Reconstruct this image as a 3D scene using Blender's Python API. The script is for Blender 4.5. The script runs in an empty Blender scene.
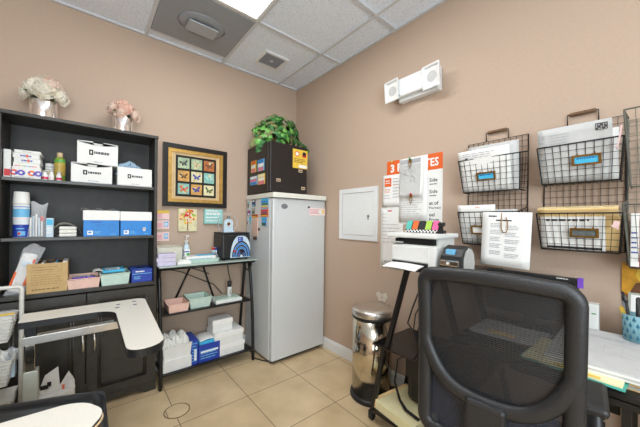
import bpy, bmesh, math, random
from mathutils import Vector, Matrix
random.seed(7)
S = bpy.context.scene
COL = S.collection

# ------------------------------------------------------------------ camera
cam_d = bpy.data.cameras.new('camera'); cam = bpy.data.objects.new('camera', cam_d); COL.objects.link(cam)
S.camera = cam
YAW, ROLL, FPX, PV = 0.8773, 0.0105, 280.46, 7.48
cam_d.sensor_width = 36.0
cam_d.lens = 36.0 * FPX / 640.0
cam_d.shift_y = PV / 640.0
cam_d.clip_start = 0.02
fw = Vector((math.cos(YAW), math.sin(YAW), 0)); rt0 = Vector((math.sin(YAW), -math.cos(YAW), 0)); up0 = Vector((0, 0, 1))
rt = rt0 * math.cos(ROLL) + up0 * math.sin(ROLL); up = up0 * math.cos(ROLL) - rt0 * math.sin(ROLL)
m = Matrix((rt, up, -fw)).transposed().to_4x4(); m.translation = Vector((-1.837, -2.658, 1.255))
cam.matrix_world = m

# ------------------------------------------------------------------ world, light, exposure
W = bpy.data.worlds.new('world'); S.world = W; W.use_nodes = True
W.node_tree.nodes['Background'].inputs[0].default_value = (0.85, 0.92, 1.0, 1)
W.node_tree.nodes['Background'].inputs[1].default_value = 1.0
S.view_settings.view_transform = 'Standard'; S.view_settings.look = 'None'
S.view_settings.gamma = 1.0; S.view_settings.use_curve_mapping = False
S.view_settings.exposure = -0.16
TROFFER = 12.5          # emission of the ceiling light panels
def area(name, loc, size, size_y, power, direction, color=(1, 1, 1)):
    d = bpy.data.lights.new(name, 'AREA'); d.shape = 'RECTANGLE'; d.size = size; d.size_y = size_y; d.energy = power; d.color = color
    o = bpy.data.objects.new(name, d); COL.objects.link(o); o.location = loc
    o.rotation_euler = Vector(direction).to_track_quat('-Z', 'Y').to_euler(); return o
area('fill_light', (-2.2, -4.2, 1.5), 1.5, 1.2, 90, (0.05, 1, 0.36), (0.80, 0.92, 1.0))  # added fill lamp behind the camera, tilted up to brighten the ceiling

# ------------------------------------------------------------------ materials
def s2l(c):
    return tuple(((v / 255.0) / 12.92 if v / 255.0 <= 0.04045 else (((v / 255.0) + 0.055) / 1.055) ** 2.4) for v in c)
MATS = {}
def mat(name, rgb, rough=0.5, metal=0.0, var=0.06, scale=30.0, bump=0.0, emit=0.0, alpha=1.0, trans=0.0, spec=None, coat=0.0):
    """procedural principled material: base colour varied a little by noise, optional bump"""
    if name in MATS: return MATS[name]
    M = bpy.data.materials.new(name); M.use_nodes = True; nt = M.node_tree; b = nt.nodes['Principled BSDF']
    c = s2l(rgb)
    tc = nt.nodes.new('ShaderNodeTexCoord'); nz = nt.nodes.new('ShaderNodeTexNoise'); nz.inputs['Scale'].default_value = scale
    nz.inputs['Detail'].default_value = 3
    nt.links.new(tc.outputs['Object'], nz.inputs['Vector'])
    rp = nt.nodes.new('ShaderNodeValToRGB'); rp.color_ramp.elements[0].position = 0.3; rp.color_ramp.elements[1].position = 0.7
    rp.color_ramp.elements[0].color = tuple(v * (1 - var) for v in c) + (1,)
    rp.color_ramp.elements[1].color = tuple(min(1, v * (1 + var)) for v in c) + (1,)
    nt.links.new(nz.outputs['Fac'], rp.inputs['Fac']); nt.links.new(rp.outputs['Color'], b.inputs['Base Color'])
    b.inputs['Roughness'].default_value = rough; b.inputs['Metallic'].default_value = metal
    if spec is not None: b.inputs['Specular IOR Level'].default_value = spec
    if coat: b.inputs['Coat Weight'].default_value = coat
    if trans: b.inputs['Transmission Weight'].default_value = trans
    if alpha < 1: b.inputs['Alpha'].default_value = alpha
    if emit: b.inputs['Emission Color'].default_value = c + (1,); b.inputs['Emission Strength'].default_value = emit
    if bump:
        bp = nt.nodes.new('ShaderNodeBump'); bp.inputs['Strength'].default_value = bump; bp.inputs['Distance'].default_value = 0.01
        nt.links.new(nz.outputs['Fac'], bp.inputs['Height']); nt.links.new(bp.outputs['Normal'], b.inputs['Normal'])
    MATS[name] = M; return M

mat('wall_paint', (190, 167, 148), 0.75, var=0.02, scale=60, bump=0.03, spec=0.25)
mat('white_paint', (226, 227, 226), 0.45, var=0.02)
mat('ceiling_bar', (206, 209, 213), 0.5, var=0.02)
mat('black_wood', (52, 49, 44), 0.36, var=0.2, scale=22)
mat('black_inner', (52, 50, 48), 0.5, var=0.15, scale=18, spec=0.4)
mat('black_metal', (26, 26, 27), 0.38, 0.1)
mat('black_plastic', (30, 30, 31), 0.42)
mat('soft_black', (36, 36, 37), 0.45, bump=0.15, scale=220)
mat('vinyl', (36, 37, 38), 0.42, var=0.12, scale=18, bump=0.25)
mat('chrome', (214, 210, 204), 0.16, 1.0, var=0.03)
mat('brushed_steel', (222, 218, 212), 0.3, 1.0, var=0.05)
mat('polished_steel', (205, 196, 178), 0.13, 1.0, var=0.03, scale=6)
mat('silver_glass', (244, 238, 234), 0.17, 0.85, var=0.05)
mat('laminate', (222, 217, 205), 0.4, var=0.03, scale=140)
mat('freezer_white', (205, 208, 208), 0.32, var=0.015)
mat('gasket_gray', (150, 151, 150), 0.5)
mat('lid_cream', (226, 225, 214), 0.35, var=0.02)
mat('mini_black', (32, 28, 27), 0.4, var=0.12)
mat('paper', (236, 235, 231), 0.7, var=0.02)
mat('paper_gray', (198, 198, 196), 0.7, var=0.04)
mat('ink', (70, 70, 74), 0.7)
mat('ink_light', (176, 176, 180), 0.7)
mat('ink_dark', (32, 32, 36), 0.7)
mat('carton', (226, 226, 222), 0.6, var=0.03)
mat('kraft', (196, 164, 112), 0.7, var=0.06)
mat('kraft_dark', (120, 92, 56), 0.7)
mat('kraft_ink', (156, 126, 84), 0.7)
mat('manila', (242, 208, 146), 0.65, var=0.04)
mat('blue', (38, 128, 206), 0.5, var=0.05)
mat('deep_blue', (34, 62, 160), 0.45, var=0.1)
mat('sky_blue', (110, 180, 220), 0.5)
mat('cyan', (72, 182, 222), 0.5, var=0.08)
mat('pink_bin', (236, 196, 180), 0.5)
mat('mint', (196, 218, 206), 0.5)
mat('orange', (226, 98, 32), 0.5)
mat('red', (206, 40, 40), 0.5)
mat('magenta', (206, 30, 90), 0.5)
mat('yellow', (232, 194, 70), 0.5, var=0.05)
mat('pale_yellow', (238, 230, 184), 0.6, var=0.03)
mat('pink', (240, 206, 204), 0.5)
mat('rose', (226, 120, 140), 0.5)
mat('hot_pink', (232, 92, 152), 0.5)
mat('purple', (112, 70, 180), 0.5)
mat('lavender', (196, 188, 214), 0.55)
mat('green', (66, 160, 84), 0.5)
mat('lime', (160, 196, 70), 0.5)
mat('teal', (80, 180, 166), 0.5)
mat('aqua_canvas', (150, 206, 200), 0.7, var=0.1)
mat('brown', (108, 70, 40), 0.6, var=0.2)
mat('oil_green', (128, 158, 60), 0.25, var=0.1)
mat('oil_amber', (176, 150, 70), 0.3, var=0.15)
mat('cap_tan', (206, 178, 140), 0.4)
mat('gold', (196, 156, 84), 0.35, 0.6, var=0.15)
mat('brass', (150, 112, 52), 0.38, 0.8, var=0.2)
mat('mat_tan', (212, 186, 142), 0.7, var=0.06)
mat('frame_black', (26, 24, 23), 0.3)
mat('wire_black', (30, 29, 30), 0.45, 0.4)
mat('wire_gray', (118, 120, 112), 0.5, 0.4)
mat('wire_white', (212, 210, 202), 0.45, 0.1)
mat('wicker_white', (224, 221, 212), 0.6, var=0.08)
mat('handle_wood', (112, 82, 56), 0.6, var=0.35, scale=60)
mat('slate', (96, 104, 104), 0.6, var=0.3, scale=90)
mat('printer_white', (226, 226, 222), 0.42, var=0.015)
mat('printer_gray', (188, 188, 184), 0.45)
mat('beige', (206, 204, 186), 0.5)
mat('steel_gray', (122, 126, 130), 0.45)
mat('stem_green', (84, 104, 52), 0.6, var=0.2)
mat('leaf_dark', (44, 108, 46), 0.5, var=0.3, scale=25)
mat('leaf_light', (106, 168, 76), 0.5, var=0.25, scale=25)
mat('leaf_olive', (120, 122, 74), 0.55, var=0.25)
mat('basket_brown', (96, 64, 38), 0.7, var=0.3)
mat('sleeve_gray', (168, 170, 158), 0.45)
mat('diffuser_gray', (146, 150, 155), 0.45, 0.0, var=0.03)
mat('plaque_gray', (166, 170, 174), 0.45, 0.0, var=0.03)
mat('grille_gray', (150, 153, 156), 0.5)
mat('dark_gap', (16, 16, 16), 0.8)
mat('light_panel', (250, 253, 255), 0.5, var=0.0, emit=TROFFER)
mat('foam', (232, 230, 222), 0.8, var=0.06, scale=40, bump=0.3)
mat('cup_teal', (126, 170, 180), 0.5)
mat('cup_dark', (46, 110, 134), 0.5)
mat('skin_tone', (120, 72, 40), 0.6, var=0.2)
mat('icon_gold', (206, 150, 40), 0.45, var=0.2, scale=40)
mat('tint_blue', (196, 214, 226), 0.5)
mat('door_beige', (205, 198, 188), 0.5)
mat('glass_top', (170, 186, 178), 0.12, var=0.03, spec=0.6)
mat('print_sage', (164, 184, 150), 0.7, var=0.2)
mat('print_rust', (182, 106, 54), 0.7, var=0.25)
mat('print_ochre', (208, 158, 84), 0.7, var=0.2)
mat('print_cream', (222, 214, 172), 0.7, var=0.12)
mat('print_aqua', (140, 190, 178), 0.7, var=0.2)
mat('tape', (206, 186, 158), 0.5)

def floor_material():
    M = bpy.data.materials.new('floor_tile'); M.use_nodes = True; nt = M.node_tree; b = nt.nodes['Principled BSDF']; L = nt.links
    tc = nt.nodes.new('ShaderNodeTexCoord'); mp = nt.nodes.new('ShaderNodeMapping'); mp.inputs['Location'].default_value = (0.945, 0.797, 0)
    br = nt.nodes.new('ShaderNodeTexBrick'); br.offset = 0.0; br.squash = 1.0
    br.inputs['Scale'].default_value = 1.0; br.inputs['Brick Width'].default_value = 0.4425; br.inputs['Row Height'].default_value = 0.4425
    br.inputs['Mortar Size'].default_value = 0.0026; br.inputs['Mortar Smooth'].default_value = 0.1; br.inputs['Bias'].default_value = 0
    br.inputs['Color1'].default_value = s2l((214, 190, 152)) + (1,); br.inputs['Color2'].default_value = s2l((207, 182, 144)) + (1,)
    br.inputs['Mortar'].default_value = s2l((112, 96, 78)) + (1,)
    nz = nt.nodes.new('ShaderNodeTexNoise'); nz.inputs['Scale'].default_value = 5.0; nz.inputs['Detail'].default_value = 7
    rp = nt.nodes.new('ShaderNodeValToRGB'); rp.color_ramp.elements[0].position = 0.3; rp.color_ramp.elements[1].position = 0.72
    rp.color_ramp.elements[0].color = (0.80, 0.77, 0.72, 1); rp.color_ramp.elements[1].color = (1.03, 1.03, 1.03, 1)
    mx = nt.nodes.new('ShaderNodeMix'); mx.data_type = 'RGBA'; mx.blend_type = 'MULTIPLY'; mx.inputs['Factor'].default_value = 1.0
    L.new(tc.outputs['Object'], mp.inputs['Vector']); L.new(mp.outputs['Vector'], br.inputs['Vector']); L.new(tc.outputs['Object'], nz.inputs['Vector'])
    L.new(nz.outputs['Fac'], rp.inputs['Fac']); L.new(br.outputs['Color'], mx.inputs['A']); L.new(rp.outputs['Color'], mx.inputs['B'])
    L.new(mx.outputs['Result'], b.inputs['Base Color']); b.inputs['Roughness'].default_value = 0.38
    MATS['floor_tile'] = M
floor_material()
def ceiling_material():
    M = bpy.data.materials.new('ceiling_tile'); M.use_nodes = True; nt = M.node_tree; b = nt.nodes['Principled BSDF']; L = nt.links
    tc = nt.nodes.new('ShaderNodeTexCoord'); nz = nt.nodes.new('ShaderNodeTexNoise'); nz.inputs['Scale'].default_value = 110; nz.inputs['Detail'].default_value = 4
    rp = nt.nodes.new('ShaderNodeValToRGB'); rp.color_ramp.elements[0].position = 0.34; rp.color_ramp.elements[1].position = 0.46
    rp.color_ramp.elements[0].color = s2l((204, 210, 218)) + (1,); rp.color_ramp.elements[1].color = s2l((233, 240, 250)) + (1,)
    L.new(tc.outputs['Object'], nz.inputs['Vector']); L.new(nz.outputs['Fac'], rp.inputs['Fac']); L.new(rp.outputs['Color'], b.inputs['Base Color'])
    b.inputs['Roughness'].default_value = 0.9; MATS['ceiling_tile'] = M
ceiling_material()
def petal_material(name, rgb):
    M = bpy.data.materials.new(name); M.use_nodes = True; nt = M.node_tree; b = nt.nodes['Principled BSDF']; L = nt.links
    nz = nt.nodes.new('ShaderNodeTexNoise'); nz.inputs['Scale'].default_value = 40; rp = nt.nodes.new('ShaderNodeValToRGB'); c = s2l(rgb)
    rp.color_ramp.elements[0].color = tuple(v * .93 for v in c) + (1,); rp.color_ramp.elements[1].color = c + (1,); L.new(nz.outputs['Fac'], rp.inputs['Fac']); L.new(rp.outputs['Color'], b.inputs['Base Color'])
    b.inputs['Roughness'].default_value = 0.6; tr = nt.nodes.new('ShaderNodeBsdfTranslucent'); L.new(rp.outputs['Color'], tr.inputs['Color'])
    mx = nt.nodes.new('ShaderNodeMixShader'); mx.inputs[0].default_value = 0.42; L.new(b.outputs[0], mx.inputs[1]); L.new(tr.outputs[0], mx.inputs[2]); L.new(mx.outputs[0], nt.nodes['Material Output'].inputs[0]); MATS[name] = M
petal_material('petal_white', (253, 247, 232)); petal_material('petal_blush', (250, 228, 212)); petal_material('petal_pink', (248, 212, 194))
def sheer(name, rgb, opacity, rough=0.6, wave=0.0, tint=(1, 1, 1)):
    """thin see-through material: mesh fabric, clear plastic"""
    M = bpy.data.materials.new(name); M.use_nodes = True; nt = M.node_tree; b = nt.nodes['Principled BSDF']; L = nt.links
    b.inputs['Base Color'].default_value = s2l(rgb) + (1,); b.inputs['Roughness'].default_value = rough
    tr = nt.nodes.new('ShaderNodeBsdfTransparent'); tr.inputs[0].default_value = tint + (1,); mx = nt.nodes.new('ShaderNodeMixShader'); mx.inputs[0].default_value = opacity
    if wave:
        tc = nt.nodes.new('ShaderNodeTexCoord'); wv = nt.nodes.new('ShaderNodeTexWave'); wv.bands_direction = 'Z'; wv.inputs['Scale'].default_value = wave
        mr = nt.nodes.new('ShaderNodeMapRange'); mr.inputs['To Min'].default_value = opacity - 0.08; mr.inputs['To Max'].default_value = opacity + 0.08
        L.new(tc.outputs['Object'], wv.inputs['Vector']); L.new(wv.outputs['Fac'], mr.inputs['Value']); L.new(mr.outputs['Result'], mx.inputs[0])
    L.new(tr.outputs[0], mx.inputs[1]); L.new(b.outputs[0], mx.inputs[2]); L.new(mx.outputs[0], nt.nodes['Material Output'].inputs[0])
    MATS[name] = M
sheer('chair_mesh', (27, 28, 31), 0.90, 0.55, wave=55)
sheer('chair_mesh_low', (40, 44, 56), 0.85, 0.55, wave=55)
sheer('clear_film', (244, 246, 250), 0.27, 0.15)
sheer('blue_film', (176, 204, 226), 0.55, 0.2)
sheer('clear_plastic', (214, 218, 220), 0.35, 0.1)
sheer('smoke_glass', (28, 24, 24), 0.86, 0.06)

# ------------------------------------------------------------------ mesh builder
I4 = Matrix.Identity(4)
FA = Matrix(((1, 0, 0, 0), (0, 0, -1, 0), (0, 1, 0, 0), (0, 0, 0, 1)))     # (u right, v up, w out) on a face looking along -y
FB = Matrix(((0, 0, -1, 0), (-1, 0, 0, 0), (0, 1, 0, 0), (0, 0, 0, 1)))    # the same on a face looking along -x
FC = Matrix.Identity(4)                                                   # lying flat
def TR(x, y, z): return Matrix.Translation((x, y, z))
def RZ(a): return Matrix.Rotation(a, 4, 'Z')
def RX(a): return Matrix.Rotation(a, 4, 'X')
def RY(a): return Matrix.Rotation(a, 4, 'Y')
class MB:
    def __init__(s, base=(0, 0, 0), M=I4):
        s.bm = bmesh.new(); s.mats = []; s.base = Vector(base); s.M = TR(*(-s.base)) @ M; s.smooth = set()
    def mi(s, name):
        if name not in s.mats: s.mats.append(name)
        return s.mats.index(name)
    def add(s, vs, fs, m, X=None, smooth=False):
        T = s.M @ X if X is not None else s.M
        bv = [s.bm.verts.new(T @ Vector(v)) for v in vs]; k = s.mi(m); out = []
        for f in fs:
            try: F = s.bm.faces.new([bv[i] for i in f])
            except ValueError: continue
            F.material_index = k; F.smooth = smooth; out.append(F)
        return out
    def box(s, x0, y0, z0, x1, y1, z1, m, X=None, bev=0.0, mtop=None):
        if bev > 0:
            bev = min(bev, 0.45 * min(abs(x1 - x0), abs(y1 - y0), abs(z1 - z0)))
            b = bmesh.new(); bmesh.ops.create_cube(b, size=1)
            for v in b.verts: v.co = Vector(((x0 + x1) / 2 + v.co.x * (x1 - x0), (y0 + y1) / 2 + v.co.y * (y1 - y0), (z0 + z1) / 2 + v.co.z * (z1 - z0)))
            bmesh.ops.bevel(b, geom=list(b.edges), offset=bev, segments=2, affect='EDGES', profile=0.5)
            b.verts.index_update(); vs = [v.co.copy() for v in b.verts]; fs = [[v.index for v in f.verts] for f in b.faces]; b.free()
            return s.add(vs, fs, m, X)
        vs = [(x0, y0, z0), (x1, y0, z0), (x1, y1, z0), (x0, y1, z0), (x0, y0, z1), (x1, y0, z1), (x1, y1, z1), (x0, y1, z1)]
        s.add(vs, [(3, 2, 1, 0), (0, 1, 5, 4), (1, 2, 6, 5), (2, 3, 7, 6), (3, 0, 4, 7)], m, X)
        s.add(vs[4:], [(0, 1, 2, 3)], mtop or m, X)
    def tub(s, x0, y0, z0, x1, y1, z1, t, m, X=None, flare=0.0, inner=None):
        """open-topped tray with wall thickness t, narrower at the foot by flare"""
        def ring(a, z): return [(x0 + a, y0 + a, z), (x1 - a, y0 + a, z), (x1 - a, y1 - a, z), (x0 + a, y1 - a, z)]
        vs = ring(flare, z0) + ring(0, z1) + ring(t, z1) + ring(flare + t, z0 + t)
        fs = [(3, 2, 1, 0)]
        for k in (0, 1): 
            for i in range(4): j = (i + 1) % 4; fs.append((k * 4 + i, k * 4 + j, k * 4 + 4 + j, k * 4 + 4 + i))
        s.add(vs, fs, m, X)
        vi = ring(t, z1) + ring(flare + t, z0 + t)
        s.add(vi, [(i, (i + 1) % 4, 4 + (i + 1) % 4, 4 + i) for i in range(4)] + [(4, 5, 6, 7)], inner or m, X)
    def prism(s, pts, z0, z1, m, X=None, side=None, smooth=False):
        n = len(pts); a = [(p[0], p[1], z0) for p in pts]; b = [(p[0], p[1], z1) for p in pts]
        s.add(a + b, [tuple(range(n - 1, -1, -1)), tuple(range(n, 2 * n))], m, X)
        s.add(a + b, [(i, (i + 1) % n, n + (i + 1) % n, n + i) for i in range(n)], side or m, X, smooth)
    def lathe(s, prof, m, X=None, n=24, smooth=True, cap=True):
        vs = []; fs = []
        for r, z in prof:
            for i in range(n): a = 2 * math.pi * i / n; vs.append((r * math.cos(a), r * math.sin(a), z))
        for k in range(len(prof) - 1):
            for i in range(n): j = (i + 1) % n; fs.append((k * n + i, k * n + j, (k + 1) * n + j, (k + 1) * n + i))
        s.add(vs, fs, m, X, smooth)
        if cap:
            for k in (0, len(prof) - 1):
                if prof[k][0] > 1e-4:
                    r = [vs[k * n + i] for i in range(n)]; s.add(r, [tuple(range(n - 1, -1, -1)) if k == 0 else tuple(range(n))], m, X)
    def cyl(s, r, z0, z1, m, X=None, n=20, bev=0.0):
        p = [(r, z0), (r, z1)] if not bev else [(r - bev, z0), (r, z0 + bev), (r, z1 - bev), (r - bev, z1)]
        s.lathe(p, m, X, n)
    def tube(s, pts, r, m, X=None, n=8, closed=False, r2=None, flat=None):
        pts = [Vector(p) for p in pts]; N = len(pts); vs = []; fs = []; pu = None
        for i, p in enumerate(pts):
            if closed: t = pts[(i + 1) % N] - pts[i - 1]
            else: t = pts[min(i + 1, N - 1)] - pts[max(i - 1, 0)]
            t.normalize()
            if flat is not None: u = Vector(flat)
            elif pu is None: u = Vector((0, 0, 1)) if abs(t.z) < 0.9 else Vector((1, 0, 0))
            else: u = pu
            u = (u - t * u.dot(t)).normalized(); pu = u; v = t.cross(u)
            for k in range(n):
                a = 2 * math.pi * (k + 0.5) / n; vs.append(p + u * math.cos(a) * r + v * math.sin(a) * (r2 or r))
        for i in range(N if closed else N - 1):
            j = (i + 1) % N
            for k in range(n): q = (k + 1) % n; fs.append((i * n + k, i * n + q, j * n + q, j * n + k))
        s.add(vs, fs, m, X, n > 4)
        if not closed:
            s.add(vs[:n], [tuple(range(n - 1, -1, -1))], m, X); s.add(vs[-n:], [tuple(range(n))], m, X)
    def bar(s, p, q, w, d, m, up=(0, 0, 1), X=None):
        s.tube([p, q], w * 0.7071, m, X, n=4, r2=d * 0.7071, flat=up)
    def ball(s, c, r, m, X=None, n=12, sz=1.0, sx=1.0, sy=1.0):
        k = n // 2; prof = [(max(1e-5, math.sin(math.pi * i / k)), -math.cos(math.pi * i / k)) for i in range(k + 1)]
        T = TR(*c) @ Matrix.Diagonal((r * sx, r * sy, r * sz, 1))
        s.lathe(prof, m, (X @ T) if X is not None else T, n, cap=False)
    def grid(s, f, nu, nv, m, X=None, smooth=True, thick=0.0):
        vs = [f(i / nu, j / nv) for j in range(nv + 1) for i in range(nu + 1)]; w = nu + 1
        fs = [(j * w + i, j * w + i + 1, (j + 1) * w + i + 1, (j + 1) * w + i) for j in range(nv) for i in range(nu)]
        s.add(vs, fs, m, X, smooth)
    def text(s, body, size, m, X, align='LEFT', bold=0.0):
        vs, fs = text_mesh(body, size, align, bold); s.add(vs, fs, m, X)
    def scribble(s, u0, v0, u1, v1, n, m, X, fill=0.5, w=0.0006, words=4):
        """printed lines of text, v1 at the top"""
        for i in range(n):
            v = v1 - (i + 0.5) * (v1 - v0) / n; h = (v1 - v0) / n * fill / 2; u = u0; end = u0 + (u1 - u0) * random.uniform(0.72, 1.0)
            while u < end - 1e-4:
                d = min(end - u, (u1 - u0) / words * random.uniform(0.5, 1.3)); s.add([(u, v - h, w), (u + d, v - h, w), (u + d, v + h, w), (u, v + h, w)], [(0, 1, 2, 3)], m, X); u += d + (u1 - u0) * 0.03
    def patch(s, u0, v0, u1, v1, m, X, w=0.0005):
        s.add([(u0, v0, w), (u1, v0, w), (u1, v1, w), (u0, v1, w)], [(0, 1, 2, 3)], m, X)
    def sheet(s, u0, v0, u1, v1, m, X, w=0.0, t=0.0012, curl=0.0, n=6, bow=0.0):
        """a paper sheet of real thickness; curl lifts the bottom edge, bow bends the middle out"""
        def f(a, b, o): return (u0 + a * (u1 - u0), v0 + b * (v1 - v0), w + o + curl * (1 - b) ** 2 + bow * math.sin(math.pi * a))
        s.grid(lambda a, b: f(a, b, t), n, n, m, X); s.grid(lambda a, b: f(1 - a, b, 0), n, n, m, X)
        for e in ((lambda a, o: f(a, 0, o)), (lambda a, o: f(1 - a, 1, o)), (lambda a, o: f(0, 1 - a, o)), (lambda a, o: f(1, a, o))):
            s.grid(lambda a, b, e=e: e(a, b * t), n, 1, m, X)
    def build(s, name, parent=None):
        me = bpy.data.meshes.new(name); bmesh.ops.remove_doubles(s.bm, verts=list(s.bm.verts), dist=1e-6) if len(s.bm.verts) < 400 else None
        s.bm.to_mesh(me); s.bm.free()
        for n in s.mats: me.materials.append(MATS[n])
        o = bpy.data.objects.new(name, me); COL.objects.link(o)
        if parent is not None: o.parent = parent
        else: o.location = s.base
        return o
_tc = {}
def text_mesh(body, size, align, bold):
    k = (body, size, align, bold)
    if k not in _tc:
        cu = bpy.data.curves.new('lettering', 'FONT'); cu.body = body; cu.size = size; cu.align_x = align; cu.offset = bold; cu.resolution_u = 2
        o = bpy.data.objects.new('lettering', cu); COL.objects.link(o); dg = bpy.context.evaluated_depsgraph_get(); dg.update()
        me = bpy.data.meshes.new_from_object(o.evaluated_get(dg)); _tc[k] = ([tuple(v.co) for v in me.vertices], [tuple(p.vertices) for p in me.polygons])
        bpy.data.objects.remove(o); bpy.data.curves.remove(cu); bpy.data.meshes.remove(me)
    return _tc[k]
def tag(o, label, cat, group=None):
    o['label'] = label; o['category'] = cat
    if group: o['group'] = group
    return o
def thing(name, label, cat, loc=(0, 0, 0), rz=0.0, group=None):
    o = bpy.data.objects.new(name, None); COL.objects.link(o); o.location = loc; o.rotation_euler = (0, 0, rz); o.empty_display_size = 0.05
    return tag(o, label, cat, group)
def struct(o): o['kind'] = 'structure'; return o
def part(name, parent, fn, base=None, M=I4):
    b = MB(base if base is not None else (0, 0, 0), M); fn(b); return b.build(name, parent)

# ================================================================== STRUCTURE
XL, YB, H = -3.3, -4.3, 2.74
b = MB(); b.box(XL - .1, YB - .1, -0.1, 0.1, 0.1, 0, 'floor_tile'); struct(b.build('floor'))
b = MB(); b.box(XL - .1, 0, 0, 0.1, 0.1, H + .1, 'wall_paint'); struct(b.build('wall_back'))
b = MB(); b.box(0, YB - .1, 0, 0.1, 0, H + .1, 'wall_paint'); struct(b.build('wall_right'))
b = MB(); b.box(XL - .1, YB - .1, 0, XL, 0, H + .1, 'wall_paint'); struct(b.build('wall_left'))
b = MB()
wx0, wx1, wz0, wz1 = -2.95, -1.45, 0.9, 2.1  # opening for an unseen window, made up to go with the fill lamp
b.box(XL, YB - .1, 0, wx0, YB, H + .1, 'wall_paint'); b.box(wx1, YB - .1, 0, 0, YB, H + .1, 'wall_paint')
b.box(wx0, YB - .1, 0, wx1, YB, wz0, 'wall_paint'); b.box(wx0, YB - .1, wz1, wx1, YB, H + .1, 'wall_paint'); struct(b.build('wall_front'))
b = MB()
b.box(wx0, YB - .08, wz0, wx1, YB - .02, wz0 + .05, 'white_paint'); b.box(wx0, YB - .08, wz1 - .05, wx1, YB - .02, wz1, 'white_paint')
b.box(wx0, YB - .08, wz0 + .05, wx0 + .05, YB - .02, wz1 - .05, 'white_paint'); b.box(wx1 - .05, YB - .08, wz0 + .05, wx1, YB - .02, wz1 - .05, 'white_paint')
b.box((wx0 + wx1) / 2 - .02, YB - .08, wz0 + .05, (wx0 + wx1) / 2 + .02, YB - .02, wz1 - .05, 'white_paint'); struct(b.build('added_window_1'))  # frame of the made-up window, out of view
b = MB(); b.box(-1.2, YB, 0, -0.35, YB + .04, 2.05, 'door_beige', bev=.004)
for z0, z1 in ((.2, .95), (1.1, 1.9)): b.box(-1.08, YB + .04, z0, -0.47, YB + .05, z1, 'door_beige', bev=.004)
b.ball((-1.12, YB + .08, 1.0), .03, 'chrome'); struct(b.build('door_1'))
b = MB(); b.box(XL - .1, YB - .1, H + .012, 0.1, 0.1, H + .1, 'ceiling_tile'); struct(b.build('ceiling'))
# suspended grid: main bars and cross tees, wall angle
gx = [-0.245 - .6185 * k for k in range(6)]; gy = [-0.735 - .6185 * k for k in range(6)]
b = MB()
for x in gx:
    if x > XL: b.box(x - .012, YB, H - .002, x + .012, 0, H + .012, 'ceiling_bar')
for y in gy:
    if y > YB: b.box(XL, y - .012, H - .003, 0, y + .012, H + .012, 'ceiling_bar')
b.box(gx[2] + .012, -.130, H - .002, gx[1] - .012, -.112, H + .012, 'ceiling_bar')
b.box(XL, -.022, H - .003, 0, 0, H + .012, 'ceiling_bar'); b.box(-.022, YB, H - .004, 0, -.022, H + .012, 'ceiling_bar')
b.box(XL, YB, H - .004, XL + .022, -.022, H + .012, 'ceiling_bar'); b.box(XL + .022, YB, H - .004, -.022, YB + .022, H + .012, 'ceiling_bar')
struct(b.build('trim_1'))
def baseboard(name, p):
    b = MB(); 
    for (x0, y0, x1, y1, x2, y2, x3, y3) in p: b.box(x0, y0, 0, x1, y1, .085, 'white_paint'); b.box(x2, y2, .085, x3, y3, .1, 'white_paint')
    struct(b.build(name))
baseboard('baseboard_back', [(XL, -.014, 0, 0, XL, -.009, 0, 0)])
baseboard('baseboard_right', [(-.014, YB, 0, -.014, -.009, YB, 0, -.009)])
baseboard('baseboard_left', [(XL, YB, XL + .014, -.014, XL, YB, XL + .009, -.014)])

# ---- ceiling fixtures
def troffer(loc, label):
    t = thing('ceiling_light', label, 'ceiling light', loc)
    def fr(b):
        b.box(-.297, -.60, -.012, -.277, .60, .012, 'white_paint'); b.box(.277, -.60, -.012, .297, .60, .012, 'white_paint')
        b.box(-.277, -.60, -.012, .277, -.58, .012, 'white_paint'); b.box(-.277, .58, -.012, .277, .60, .012, 'white_paint')
    part('frame', t, fr); part('diffuser', t, lambda b: b.box(-.277, -.58, -.006, .277, .58, .008, 'light_panel'))
    return t
troffer((gx[1] - .309, gy[0] - .6185, H), 'bright white ceiling light panel beside the grey square air diffuser')
if True:
    troffer((gx[2] - .309, gy[0] - .6185 * 4, H), 'added unseen ceiling light panel further back from the bookcase wall')  # second panel added out of view behind the camera for softer room light
t = thing('air_diffuser', 'grey square air diffuser with a centre plate in the ceiling near the bookcase wall', 'air diffuser', (-1.173, -.425, H))
def dif(b):
    b.tub(-.29, -.285, 0, .29, .285, .011, .012, 'diffuser_gray'); 
part('panel', t, lambda b: b.box(-.295, -.292, -.006, .295, .292, .011, 'diffuser_gray', bev=.003))
part('raised_ring', t, lambda b: b.lathe([(.17, -.006), (.15, -.009), (.12, -.019)], 'diffuser_gray', Matrix.Diagonal((1, .8, 1, 1)), 32))
part('centre_plate', t, lambda b: b.box(-.105, -.065, -.042, .105, .065, -.030, 'plaque_gray', bev=.003))
part('stem', t, lambda b: b.box(-.05, -.03, -.030, .05, .03, -.019, 'dark_gap'))
t = thing('exhaust_vent', 'small square grey exhaust vent grille in the white ceiling tile', 'vent', (-.53, -.355, H))
def vf(b):
    b.box(-.12, -.11, -.008, -.098, .11, .011, 'white_paint'); b.box(.098, -.11, -.008, .12, .11, .011, 'white_paint')
    b.box(-.098, -.11, -.008, .098, -.09, .011, 'white_paint'); b.box(-.098, .09, -.008, .098, .11, .011, 'white_paint')
part('frame', t, vf)
def vg(b):
    b.box(-.098, -.09, .002, .098, .09, .011, 'grille_gray')
    for k in range(9): b.box(-.098, -.082 + k * .0195, -.006, .098, -.074 + k * .0195, .002, 'diffuser_gray')
part('grille', t, vg)
part('hub', t, lambda b: b.cyl(.017, -.009, -.006, 'ceiling_bar'))

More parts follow.
